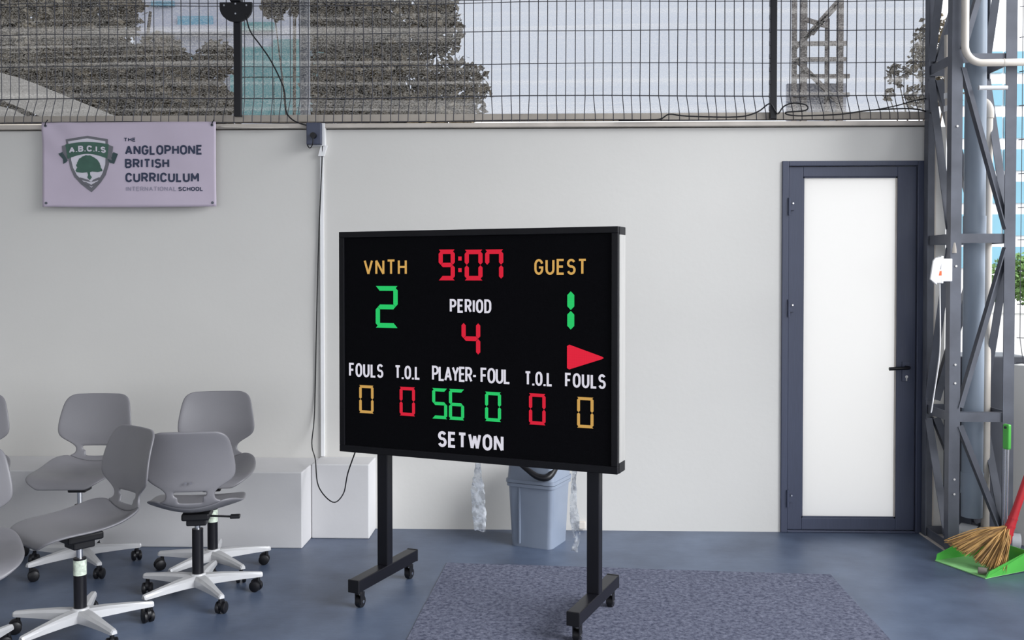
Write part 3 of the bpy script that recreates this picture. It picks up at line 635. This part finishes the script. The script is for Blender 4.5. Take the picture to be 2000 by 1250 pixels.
# ------------------------------------------------------------------ bin with black bag
bn2 = empty('trash_bin', (-0.018, -0.262, 0), R(-23)); tag(bn2, 'grey plastic trash bin against the wall under the scoreboard', 'bin')
def frustum(w0, d0, w1, d1, z0, z1, r0=0.03, n=4, cap0=True, cap1=True, extra=None):
    mb = MB(); lev = [(w0, d0, z0), (w1, d1, z1)]
    for (W_, D_, z) in lev:
        for q in range(4):
            cx_ = (1, -1, -1, 1)[q] * (W_ / 2 - r0); cy_ = (1, 1, -1, -1)[q] * (D_ / 2 - r0)
            for k in range(n + 1):
                t = math.pi / 2 * (q + k / n); mb.v.append((cx_ + r0 * math.cos(t), cy_ + r0 * math.sin(t), z))
    m = 4 * (n + 1)
    for i in range(m): mb.f.append((i, (i + 1) % m, (i + 1) % m + m, i + m))
    if cap0: mb.f.append(tuple(range(m))[::-1])
    if cap1: mb.f.append(tuple(range(m, 2 * m)))
    return mb
frustum(0.245, 0.235, 0.275, 0.265, 0.0, 0.36, cap1=False).build('body', 'bin', bn2, auto=40)
frustum(0.290, 0.280, 0.290, 0.280, 0.335, 0.352).build('rim', 'bin', bn2, auto=40)
frustum(0.298, 0.288, 0.296, 0.286, 0.356, 0.374).build('lid_rim', 'bin', bn2, auto=40)
frustum(0.284, 0.274, 0.272, 0.262, 0.374, 0.452, cap1=True).build('lid', 'bin', bn2, auto=40)
B(-0.064, -0.058, -0.137, -0.122, 0.02, 0.33).build('seam', 'bin', bn2)
bag = MB().tube(smoothpts([(-0.060, -0.160, 0.475), (0.0, -0.165, 0.440), (0.062, -0.160, 0.405), (0.115, -0.140, 0.405), (0.128, -0.06, 0.458), (0.085, 0.02, 0.475), (0.02, -0.04, 0.478)]), [0.010 + 0.010 * math.sin(math.pi * k / 36) for k in range(37)], 8)
o = bag.build('shoulder_strap', 'blackp', smooth=True); o.matrix_world = bn2.matrix_basis; tag(o, 'black strap flopped over the lid of the grey bin', 'strap')

# clear plastic film hanging below the board
def film(name, spine, widths, label):
    mb = MB(); P = smoothpts(spine, 6); n = len(P)
    for i, p in enumerate(P):
        t = i / (n - 1); k = min(int(t * (len(widths) - 1)), len(widths) - 2); u = t * (len(widths) - 1) - k
        w_ = widths[k] * (1 - u) + widths[k + 1] * u
        for c in range(5):
            s = -1 + c / 2; mb.v.append((p.x + s * w_ * 0.92 + random.uniform(-.003, .003), p.y - s * w_ * 0.36 + random.uniform(-.010, .010), p.z + random.uniform(-.004, .004)))
    for i in range(n - 1):
        for c in range(4): a = i * 5 + c; mb.f.append((a, a + 1, a + 6, a + 5))
    o = mb.build(name, 'film', smooth=True, fix=False); s = o.modifiers.new('s', 'SOLIDIFY'); s.thickness = 0.0008
    return tag(o, label, 'plastic film')
film('plastic_film', [(-0.292, -1.30, 0.668), (-0.292, -1.30, 0.60), (-0.293, -1.30, 0.52), (-0.288, -1.30, 0.42), (-0.284, -1.29, 0.335)], [0.012, 0.020, 0.034, 0.036, 0.028], 'clear plastic film loop hanging under the scoreboard left of the bin')
film('plastic_film', [(0.140, -1.46, 0.668), (0.139, -1.46, 0.60), (0.135, -1.46, 0.52), (0.140, -1.46, 0.44), (0.150, -1.45, 0.36), (0.142, -1.45, 0.29)], [0.012, 0.010, 0.016, 0.022, 0.016, 0.012], 'crumpled clear plastic film strip hanging beside the right scoreboard post')
o = B(0.215, 0.253, -0.022, 0, 0.012, 0.055, 0.004).build('wall_outlet', 'cream'); tag(o, 'small beige outlet low on the wall behind the right post', 'outlet')
o = MB().tube([(0.232, -1.02, 0.0), (0.232, -1.02, 0.004), (0.232, -1.02, 0.010)], [0.010, 0.012, 0.006], 10).build('bottle_cap', 'cream', smooth=True); tag(o, 'tiny pale cap on the floor right of the stand', 'cap')

# ------------------------------------------------------------------ steel lattice column
CX0, CX1, CY0, CY1 = 2.192, 2.535, -0.405, -0.035
col = empty('lattice_column', ((CX0 + CX1) / 2, (CY0 + CY1) / 2, 0)); tag(col, 'tall grey steel lattice column beside the door', 'column')
ox, oy = col.location.x, col.location.y
LW, TH = 0.058, 0.006
def L_leg(sx, sy):
    x = (CX0 if sx < 0 else CX1) - ox; y = (CY0 if sy < 0 else CY1) - oy
    mb = MB()
    x2 = x - sx * LW; y2 = y - sy * LW
    mb.box(min(x, x2), max(x, x2), min(y, y - sy * TH), max(y, y - sy * TH), 0.006, 4.6)
    mb.box(min(x, x - sx * TH), max(x, x - sx * TH), min(y - sy * TH, y2), max(y - sy * TH, y2), 0.006, 4.6)
    return mb.build('leg', 'steel', col)
for sx in (-1, 1):
    for sy in (-1, 1): L_leg(sx, sy)
tiez = [0.03, 0.735, 1.70, 2.665, 3.62]
x0, x1, y0, y1 = CX0 - ox, CX1 - ox, CY0 - oy, CY1 - oy
for z in tiez:
    for y in (y0 + 0.012, y1 - 0.012): MB().bar((x0 + 0.01, y, z), (x1 - 0.01, y, z), 0.006, 0.05).build('tie_bar', 'steel', col)
    for y in (y0 + 0.012, ): B(x0 + 0.01, x1 - 0.01, y, y + 0.04, z + 0.019, z + 0.025).build('tie_flange', 'steel', col)
    for x in (x0 + 0.012, x1 - 0.012): MB().bar((x, y0 + 0.01, z), (x, y1 - 0.01, z), 0.006, 0.05).build('tie_bar', 'steel', col)
for k in range(len(tiez) - 1):
    za, zb = tiez[k] + 0.05, tiez[k + 1] - 0.05; f = k % 2
    for y in (y0 + 0.016, y1 - 0.016):
        pa, pb = ((x1 - 0.05, y, za), (x0 + 0.05, y, zb)) if f == 0 else ((x0 + 0.05, y, za), (x1 - 0.05, y, zb))
        MB().bar(pa, pb, 0.006, 0.042, (0, 1, 0)).build('brace', 'steel', col)
        d_ = 0.018 if y < 0 else -0.018
        MB().bar((pa[0] + 0.021, pa[1] + d_, pa[2]), (pb[0] + 0.021, pb[1] + d_, pb[2]), 0.036, 0.006, (0, 1, 0)).build('brace_flange', 'steel', col)
    for x in (x0 + 0.016, x1 - 0.016):
        pa, pb = ((x, y0 + 0.05, za), (x, y1 - 0.05, zb)) if f == 0 else ((x, y1 - 0.05, za), (x, y0 + 0.05, zb))
        MB().bar(pa, pb, 0.006, 0.042, (1, 0, 0)).build('brace', 'steel', col)
B(x0 - 0.004, x1 + 0.02, y0 - 0.004, y1 + 0.02, 0, 0.008).build('base_plate', 'coping', col)
for z in (0.32, 0.40, 0.92, 1.02, 1.55, 2.30): 
    MB().tube([(x0 + 0.03, y0 - 0.004, z), (x0 + 0.03, y0 + 0.002, z)], 0.006, 8).build('rivet', 'alu', col)

dp = empty('downpipe', (2.405, -0.205, 0)); tag(dp, 'thick blue grey downpipe inside the lattice column', 'pipe')
MB().tube([(0, 0, 0.15), (0, 0, 4.6)], 0.056, 24).build('pipe', 'pipeblue', dp, auto=40)
MB().tube([(0, 0, 1.70), (0, 0, 1.83)], 0.0605, 24).build('coupling', 'pipeblue', dp, auto=40)
MB().tube([(0, 0, 0.28), (0, 0, 0.40)], 0.0605, 24).build('coupling', 'pipeblue', dp, auto=40)
wp = empty('drain_pipe', (2.36, -0.20, 0)); tag(wp, 'white drain pipe lying on the floor behind the broom', 'pipe')
MB().tube(smoothpts([(0.0, 0.02, 0.066), (0.04, -0.03, 0.066), (0.09, -0.08, 0.062), (0.17, -0.13, 0.056), (0.24, -0.15, 0.052)]), 0.042, 16).build('pipe', 'pipewhite', wp, smooth=True)
MB().tube([(0.060, -0.05, 0.0645), (0.065, -0.055, 0.064)], 0.0435, 16).build('band', 'blackp', wp)
MB().tube([(0.11, -0.094, 0.061), (0.18, -0.134, 0.056)], 0.047, 16).build('sleeve', 'white', wp, auto=40)
vp = empty('vent_pipe', (2.497, -0.165, 0.0)); tag(vp, 'slim cream vertical pipe behind the lattice column', 'pipe')
MB().tube([(0, 0, 0.009), (0, 0, 2.40)], 0.022, 16).build('pipe', 'cream', vp, auto=40)
MB().tube(smoothpts([(0, 0, 2.38), (0, 0, 2.43), (-0.01, 0.03, 2.47), (-0.02, 0.09, 2.49)]), 0.026, 16).build('elbow', 'cream', vp, smooth=True)
o = B(2.335, 2.82, 0.02, 0.34, 0.0, 1.03, 0.006).build('steel_cabinet', 'cabinet')
tag(o, 'dark steel cabinet standing behind the lattice column', 'cabinet')
c1 = empty('electrical_conduit', (2.244, -0.44, 2.63)); tag(c1, 'cream electrical conduit bending right across the top of the lattice column', 'conduit')
MB().tube([(0, 0, 2.0), (0, 0, 0.09)] + [(0.09 - 0.09 * math.cos(R(t)), 0, 0.09 - 0.09 * math.sin(R(t))) for t in range(10, 91, 10)] + [(0.6, 0, 0.004)], 0.0195, 14).build('pipe', 'cream', c1, smooth=True)
MB().tube([(0.20, 0, 0.001), (0.206, 0, 0.001)], 0.0205, 14).build('joint', 'cream', c1)
c2 = MB().tube([(2.335, -0.40, 2.505), (2.485, -0.40, 2.505)], 0.0125, 10).build('pipe_stub', 'white', auto=40); tag(c2, 'short white horizontal pipe across the upper lattice column', 'pipe')
c3 = empty('wiring_conduit', (2.222, -0.28, 1.62)); tag(c3, 'slim cream conduit running down to the white junction box', 'conduit')
MB().tube([(0.0, 0.02, 1.2), (0.0, 0.0, 0.75), (0, -0.06, 0.4), (-0.01, -0.12, 0.0)], 0.014, 10).build('pipe', 'cream', c3, smooth=True)
for z in (0.78, 0.85): MB().tube([(0, 0.002, z), (0, 0.003, z + 0.03)], 0.02, 10).build('clip', 'white', c3)
jb = empty('junction_box', (2.112, -0.445, 1.458)); tag(jb, 'white junction box with loose tilted cover on the lattice column', 'junction box')
B(0.020, 0.074, -0.002, 0.040, 0.010, 0.132, 0.004).build('box', 'white', jb)
B(0.010, 0.024, -0.010, 0.042, 0.0, 0.146, 0.003).build('back_plate', 'white', jb)
cv = MB().prism([(-0.052, 0.022), (-0.020, -0.006), (0.008, 0.128), (0.004, 0.140), (-0.026, 0.136), (-0.038, 0.120)], -0.030, -0.016).build('cover', 'white', jb)
B(-0.022, 0.010, -0.012, 0.02, 0.002, 0.075, 0.003).build('socket', 'white', jb)
tag(B(-0.008, 0.012, -0.014, -0.011, 0.042, 0.066).build('label_sticker', 'orange', jb), 'small orange sticker')
cable('thin_wire', [(2.122, -0.440, 1.458), (2.125, -0.435, 1.40), (2.130, -0.43, 1.1), (2.105, -0.415, 0.85), (2.095, -0.408, 0.76)], 0.0035, 'white', 'thin white wire hanging from the junction box down the lattice column')

# ------------------------------------------------------------------ side fence, outside right
sf = empty('side_fence', (2.625, -0.19, 1.0), R(-50)); tag(sf, 'wire fence on top of the low wall at the right edge', 'fence')
for k in range(14):
    x = 0.02 + 0.0538 * k
    MB().tube([(x + 0.02, 0.05, 0.005), (x, 0.05, 0.15), (x, 0.05, 2.4)], 0.0021, 4, False).build('vertical_wire', 'wire', sf, fix=False)
for z in (0.012, 0.15, 0.338, 0.526, 0.70, 0.88, 1.07, 1.26, 1.45, 1.64, 1.83, 2.0, 2.2):
    MB().tube([(0, 0.055, z), (0.8, 0.055, z)], 0.0024, 5, False).build('horizontal_wire', 'wire', sf, fix=False)

# ------------------------------------------------------------------ dustpan and broom
dpn = empty('dustpan', (2.258, -0.650, 0), math.atan2(0.294, -0.125) - math.pi / 2 + 0.0)
# local: lip along y at -x, back at +x
ang = math.atan2(-0.125, 0.294)
dpn.rotation_euler = (0, 0, 0.405); tag(dpn, 'bright green dustpan with long upright handle on the floor', 'dustpan')
W2, D2 = 0.162, 0.145
mb = MB(); t = 0.005
def panel(pts, off):
    n = len(pts); o_ = Vector(off)
    MBv = [Vector(p) for p in pts]
    return MB().add([p[:] for p in MBv] + [(p + o_)[:] for p in MBv], [tuple(range(n))[::-1], tuple(range(n, 2 * n))] + [(i, (i + 1) % n, (i + 1) % n + n, i + n) for i in range(n)])
panel([(-D2, -W2, 0.001), (D2, -W2 * 0.92, 0.006), (D2, W2 * 0.92, 0.006), (-D2, W2, 0.001)], (0, 0, t)).build('tray', 'lime', dpn)
for s in (-1, 1):
    panel([(-D2 + 0.004, s * W2, 0.004), (D2, s * W2 * 0.92, 0.008), (D2 + 0.012, s * W2 * 0.95, 0.105), (D2 - 0.06, s * (W2 + 0.004), 0.095), (-D2 + 0.02, s * (W2 + 0.006), 0.035)], (0, -s * t, 0)).build('side', 'green', dpn)
panel([(D2, -W2 * 0.92, 0.006), (D2, W2 * 0.92, 0.006), (D2 + 0.012, W2 * 0.95, 0.105), (D2 + 0.012, -W2 * 0.95, 0.105)], (-t, 0, 0)).build('back', 'green', dpn)
hx = D2 + 0.020
MB().box(hx - 0.012, hx + 0.014, -0.022, 0.022, 0.08, 0.125, 0.004).build('socket', 'green', dpn)
for s in (-1, 1): MB().tube([(hx, s * 0.0085, 0.11), (hx + 0.008, s * 0.0085, 0.60)], 0.0050, 10).build('rod', 'chrome', dpn, auto=40)
g_ = MB().box(hx - 0.004, hx + 0.018, -0.020, 0.020, 0.595, 0.728, 0.008).build('grip', 'green', dpn)
MB().tube([(hx - 0.008, 0.0, 0.710), (hx + 0.022, 0.0, 0.710)], 0.007, 12).build('hang_hole', 'cabinet', g_)
br = empty('straw_broom', (2.30, -0.62, 0.01)); tag(br, 'golden straw broom with red wrapped handle resting in the dustpan', 'broom')
bo = Vector(br.location)
N = Vector((2.425, -0.585, 0.165)) - bo; T = Vector((2.60, -0.60, 0.72)) - bo; T2 = N + (T - N) * 1.12
random.seed(11); st = MB(); dark = []
for k in range(520):
    u = random.uniform(0, 0.38) if k % 2 else random.uniform(0.52, 1.0); dark.append(random.random() < 0.3)
    e = Vector((2.165 + 0.15 * u, -0.485 - 0.245 * u ** 0.9, 0.095 - 0.075 * min(1, u * 1.25))) + Vector((random.uniform(-.018, .03), random.uniform(-.018, .018), random.uniform(-0.004, 0.022))) - bo
    s = N + Vector((random.uniform(-.013, .013), random.uniform(-.013, .013), random.uniform(-.01, .05)))
    m = (s + e) / 2 + Vector((0.010, -0.006, 0.022 + random.uniform(-.008, .012)))
    pts = smoothpts([s, m, e], 4); n = len(pts)
    st.tube(pts, [0.0022] + [0.0026] * (n - 2) + [0.0012], 3, False)
o = st.build('bristles', 'straw', br, fix=False); o['kind'] = 'stuff'; br.location = (2.262, -0.690, 0.01)
o.data.materials.append(M['straw2']); per = len(o.data.polygons) // 520
for p in o.data.polygons: p.material_index = 1 if dark[min(p.index // per, 519)] else 0
MB().tube([N - (T - N) * 0.16, N, N + (T - N) * 0.25, T, T2], [0.030, 0.026, 0.019, 0.017, 0.017], 14).build('handle', 'red', br, smooth=True)
for k in range(5):
    p = N + (T - N) * (-0.12 + 0.07 * k); d = (T - N).normalized() * 0.004
    MB().tube([p - d, p + d], 0.0305 - 0.0016 * k, 14).build('binding', 'red', br)
o = MB().tube([(2.215, -0.810, 0.025), (2.193, -0.803, 0.026), (2.178, -0.797, 0.027)], [0.016, 0.018, 0.016], 10, False).build('cardboard_roll', 'rust', smooth=True); tag(o, 'small brown paper scrap in the green dustpan', 'litter')

# ------------------------------------------------------------------ outside: trees, buildings, frames
def leafmesh(clumps, n, size, seed):
    rn = random.Random(seed); mb = MB(); tot = sum(c[3] ** 2 for c in clumps)
    for (cx_, cy_, cz_, r) in clumps:
        for _ in range(int(n * r * r / tot)):
            d = Vector((rn.gauss(0, 1), rn.gauss(0, 1), rn.gauss(0, 1))).normalized(); q = r * rn.uniform(0.15, 1.0) ** 0.45 * rn.uniform(0.86, 1.06)
            p = Vector((cx_, cy_, cz_)) + Vector((d.x * q, d.y * q * 0.8, d.z * q))
            a = Vector((rn.gauss(0, 1), rn.gauss(0, 1), rn.gauss(0, .6))).normalized(); b = a.cross(Vector((rn.gauss(0, 1), rn.gauss(0, 1), rn.gauss(0, 1)))).normalized()
            L_ = size * rn.uniform(0.6, 1.3); W_ = L_ * 0.32
            mb.add([p - a * L_ / 2, p + b * W_, p + a * L_ / 2, p - b * W_ + d * 0.01], [(0, 1, 2, 3)])
    return mb
def tree(name, base, clumps, n, size, label, mat, seed, trunk=0.09):
    t_ = empty(name, base); tag(t_, label, 'tree', 'trees behind the shade net')
    bx, by, bz = base; loc = [(c[0] - bx, c[1] - by, c[2] - bz, c[3]) for c in clumps]
    o = leafmesh(loc, n, size, seed).build('foliage', mat, t_, fix=False); o['kind'] = 'stuff'
    top = Vector((sum(c[0] for c in loc) / len(loc), sum(c[1] for c in loc) / len(loc), max(c[2] for c in loc)))
    fork = Vector((top.x * 0.4, top.y * 0.4, top.z * 0.55))
    MB().tube(smoothpts([(0, 0, 0), (fork.x * 0.4, fork.y * 0.4, fork.z * 0.5), fork, top]), [trunk * (1 - 0.8 * k / 18) for k in range(19)], 9).build('trunk', 'bark', t_, smooth=True)
    for c in loc:
        e = Vector(c[:3]); m = (fork + e) / 2 + Vector((0, 0, -0.1))
        MB().tube(smoothpts([fork * 0.9, m, e], 4), [trunk * 0.5 * (1 - 0.75 * k / 8) for k in range(9)], 6).build('branch', 'bark', t_, smooth=True)
def px6(px, py, Y=6.0):
    k = (Y + 5.68) / 11.68
    return (-0.157 * (Y - 6) / 5 * 0.2 + (-0.367 + (px - 1000) * 0.006255) * 1.0 if Y == 6 else -0.18 - 0.0315 * (Y - 0) + (px - 1000) * 0.006255 * k, Y, 1.5 + (538 - py) * 0.00625 * k)
def cl(px, py, r, Y=6.0): p = px6(px, py, Y); return (p[0], Y + random.uniform(-.3, .3), p[2], r * 0.006255 * (Y + 5.68) / 11.68)
random.seed(21)
tree('leafy_tree', (px6(760, 0)[0], 6.0, -0.06), [cl(780, 20, 125), cl(690, 60, 100), cl(850, 60, 62), cl(700, 160, 105), cl(790, 180, 78), cl(885, 180, 74), cl(660, 230, 85), cl(860, 250, 70), cl(760, 260, 90), cl(640, -20, 90)], 15000, 0.105, 'large dark brown tree with rounded right edge at the middle of the net', 'leaf', 1)
tree('leafy_tree', (px6(230, 0, 7)[0], 7.0, -0.06), [cl(230, 30, 75, 7), cl(170, 110, 90, 7), cl(270, 160, 90, 7), cl(360, 190, 85, 7), cl(220, 220, 95, 7), cl(420, 220, 60, 7), cl(330, 120, 50, 7), cl(440, 130, 38, 7)], 13000, 0.11, 'broad brown tree above the banner behind the net', 'leaf', 2)
tree('leafy_tree', (px6(40, 0, 8)[0], 8.0, -0.06), [cl(60, 40, 90, 8), cl(10, 110, 80, 8), cl(110, 70, 70, 8), cl(-40, 30, 90, 8), cl(130, 160, 70, 8), cl(40, 170, 70, 8)], 9000, 0.12, 'paler thin leaved tree at the far left behind the net', 'leaf2', 3)
tree('leafy_tree', (px6(1800, 0, 9)[0], 9.0, -0.06), [cl(1815, 95, 55, 9), cl(1780, 140, 40, 9), cl(1745, 150, 24, 9), cl(1820, 180, 42, 9), cl(1760, 205, 26, 9), cl(1725, 190, 12, 9)], 1500, 0.10, 'sparse pale tree beside the lattice column behind the net', 'leaf2', 4, 0.05)
tree('leafy_tree', (px6(575, 0, 9)[0], 9.0, -0.06), [cl(585, -10, 45, 9), cl(620, 30, 40, 9), cl(540, 20, 25, 9)], 1800, 0.11, 'small leafy tree top above the teal panels', 'leaf2', 5, 0.05)

# pale building with teal cladding behind the pole
def at16(px, py): return (-0.68 + (px - 1000) * 0.011611, 1.5 + (538 - py) * 0.01147)
pbg = empty('teal_building', (-6, 16, -0.06)); tag(pbg, 'pale building with teal cladding panels behind the net', 'building')
xa, za = at16(265, -160); xb, zb = at16(690, 240)
B(xa + 6, xb + 6, 0, 6, 0, za + 0.06).build('wall', 'facade', pbg)
def bpart(name, mat, px0, py0, px1, py1, d0=-0.12, d1=0.0):
    a = at16(px0, py1); b = at16(px1, py0); return B(a[0] + 6, b[0] + 6, d0, d1, a[1] + 0.06, b[1] + 0.06).build(name, mat, pbg)
for (p0, q0, p1, q1) in ((474, 92, 540, 150), (540, 78, 610, 150), (474, 152, 540, 228), (542, 152, 612, 232), (456, 146, 473, 200), (476, 44, 540, 60), (618, 94, 662, 180)): bpart('cladding_panel', 'teal', p0, q0, p1, q1)
for (p0, q0, p1, q1) in ((310, 70, 340, 92), (300, 0, 345, 10), (352, 30, 420, 50), (640, 48, 662, 72), (300, 100, 320, 125), (350, 108, 440, 122)):
    f_ = bpart('window', 'glassblue', p0, q0, p1, q1, -0.06)
bpart('ledge', 'facade', 280, 52, 460, 66, -0.3); bpart('ledge', 'facade', 280, 128, 460, 136, -0.3)
# pale slanting parapets at lower left
rp = empty('ramp_parapet', (-6.2, 5.0, -0.06)); tag(rp, 'pale sloping concrete ramp behind the net at the left', 'ramp')
def at5(px, py): return (-0.337 + (px - 1000) * 0.005718, 1.5 + (538 - py) * 0.00565)
def slant(p, name, th=0.3, y=0.0):
    pts = [(at5(*q)[0] + 6.2, at5(*q)[1] + 0.06) for q in p]
    MB().prism(pts, y, y + th).build(name, 'concrete', rp)
slant([(-60, 120), (40, 148), (240, 230), (330, 275), (180, 275), (60, 215), (-60, 165)], 'upper_parapet')
slant([(-60, 190), (20, 208), (75, 236), (140, 275), (-60, 275)], 'lower_parapet')
a = at5(-60, 250); B(a[0] + 6.2, at5(300, 0)[0] + 6.2, 0.02, 0.28, 0, a[1] - 0.1).build('ramp_wall', 'concrete', rp)
o = MB().tube([(-1.50, 0.42, -0.06), (-1.50, 0.42, 4.4)], 0.032, 16).build('pipe_pole', 'white', auto=40); tag(o, 'pale round pole standing behind the net beside the black bracket post', 'pole')
# brown lattice frame tower
lt = empty('lattice_tower', (px6(1590, 0, 12)[0], 12.0, -0.06)); tag(lt, 'weathered brown steel frame tower behind the net near the door', 'tower')
lx = lt.location.x
def at12(px, py): p = px6(px, py, 12); return (p[0] - lx, p[2] + 0.06)
zt = at12(0, -200)[1]
for p, w_, top in ((1538, 0.08, 0), (1556, 0.10, 1), (1624, 0.10, 0), (1600, 0.07, 2)):
    X = at12(p, 0)[0]; ztop = zt if top < 2 else at12(0, 50)[1]
    MB().bar((X, 0, 0), (X, 0, ztop), w_, w_).build('post', 'rust', lt)
for (p0, q0, p1, q1) in ((1540, 105, 1625, 10), (1556, 90, 1624, 20), (1556, 52, 1600, 66), (1535, 98, 1635, 98), (1535, 128, 1635, 128), (1570, 80, 1590, 55), (1535, 160, 1640, 160), (1535, 195, 1640, 195), (1540, 128, 1625, 215)):
    a = at12(p0, q0); b = at12(p1, q1); MB().bar((a[0], -0.06, a[1]), (b[0], -0.06, b[1]), 0.07, 0.07, (0, 1, 0)).build('brace', 'rust', lt)
a = at12(1528, 240); b = at12(1640, 170); B(a[0], b[0], 0.1, 0.2, 0.0, b[1]).build('sheet_panel', 'facade', lt)

# far tower block, tree and wall seen past the right edge
fb = empty('office_block', (42, 78, -0.06)); tag(fb, 'distant white office block with blue window bands at the right edge', 'building')
B(-7, 9, 0, 8, 0, 22).build('wall', 'white', fb)
for k in range(7):
    for j in range(8): 
        w_ = B(-6.9 + 2 * j, -5.1 + 2 * j, -0.25, 0, 2.2 + 2.75 * k, 4.0 + 2.75 * k).build('window', 'glassblue', fb)
ft_ = empty('garden_tree', (19.6, 34, -0.06)); tag(ft_, 'green garden tree far off beyond the right fence', 'tree')
o = leafmesh([(0, 0, 1.5, 1.1), (0.9, 0, 1.3, 0.8), (-0.9, 0, 1.3, 0.9)], 2600, 0.2, 9).build('foliage', 'leafg', ft_, fix=False); o['kind'] = 'stuff'
MB().tube([(0, 0, 0), (0, 0, 1.5)], [0.12, 0.06], 8).build('trunk', 'bark', ft_)
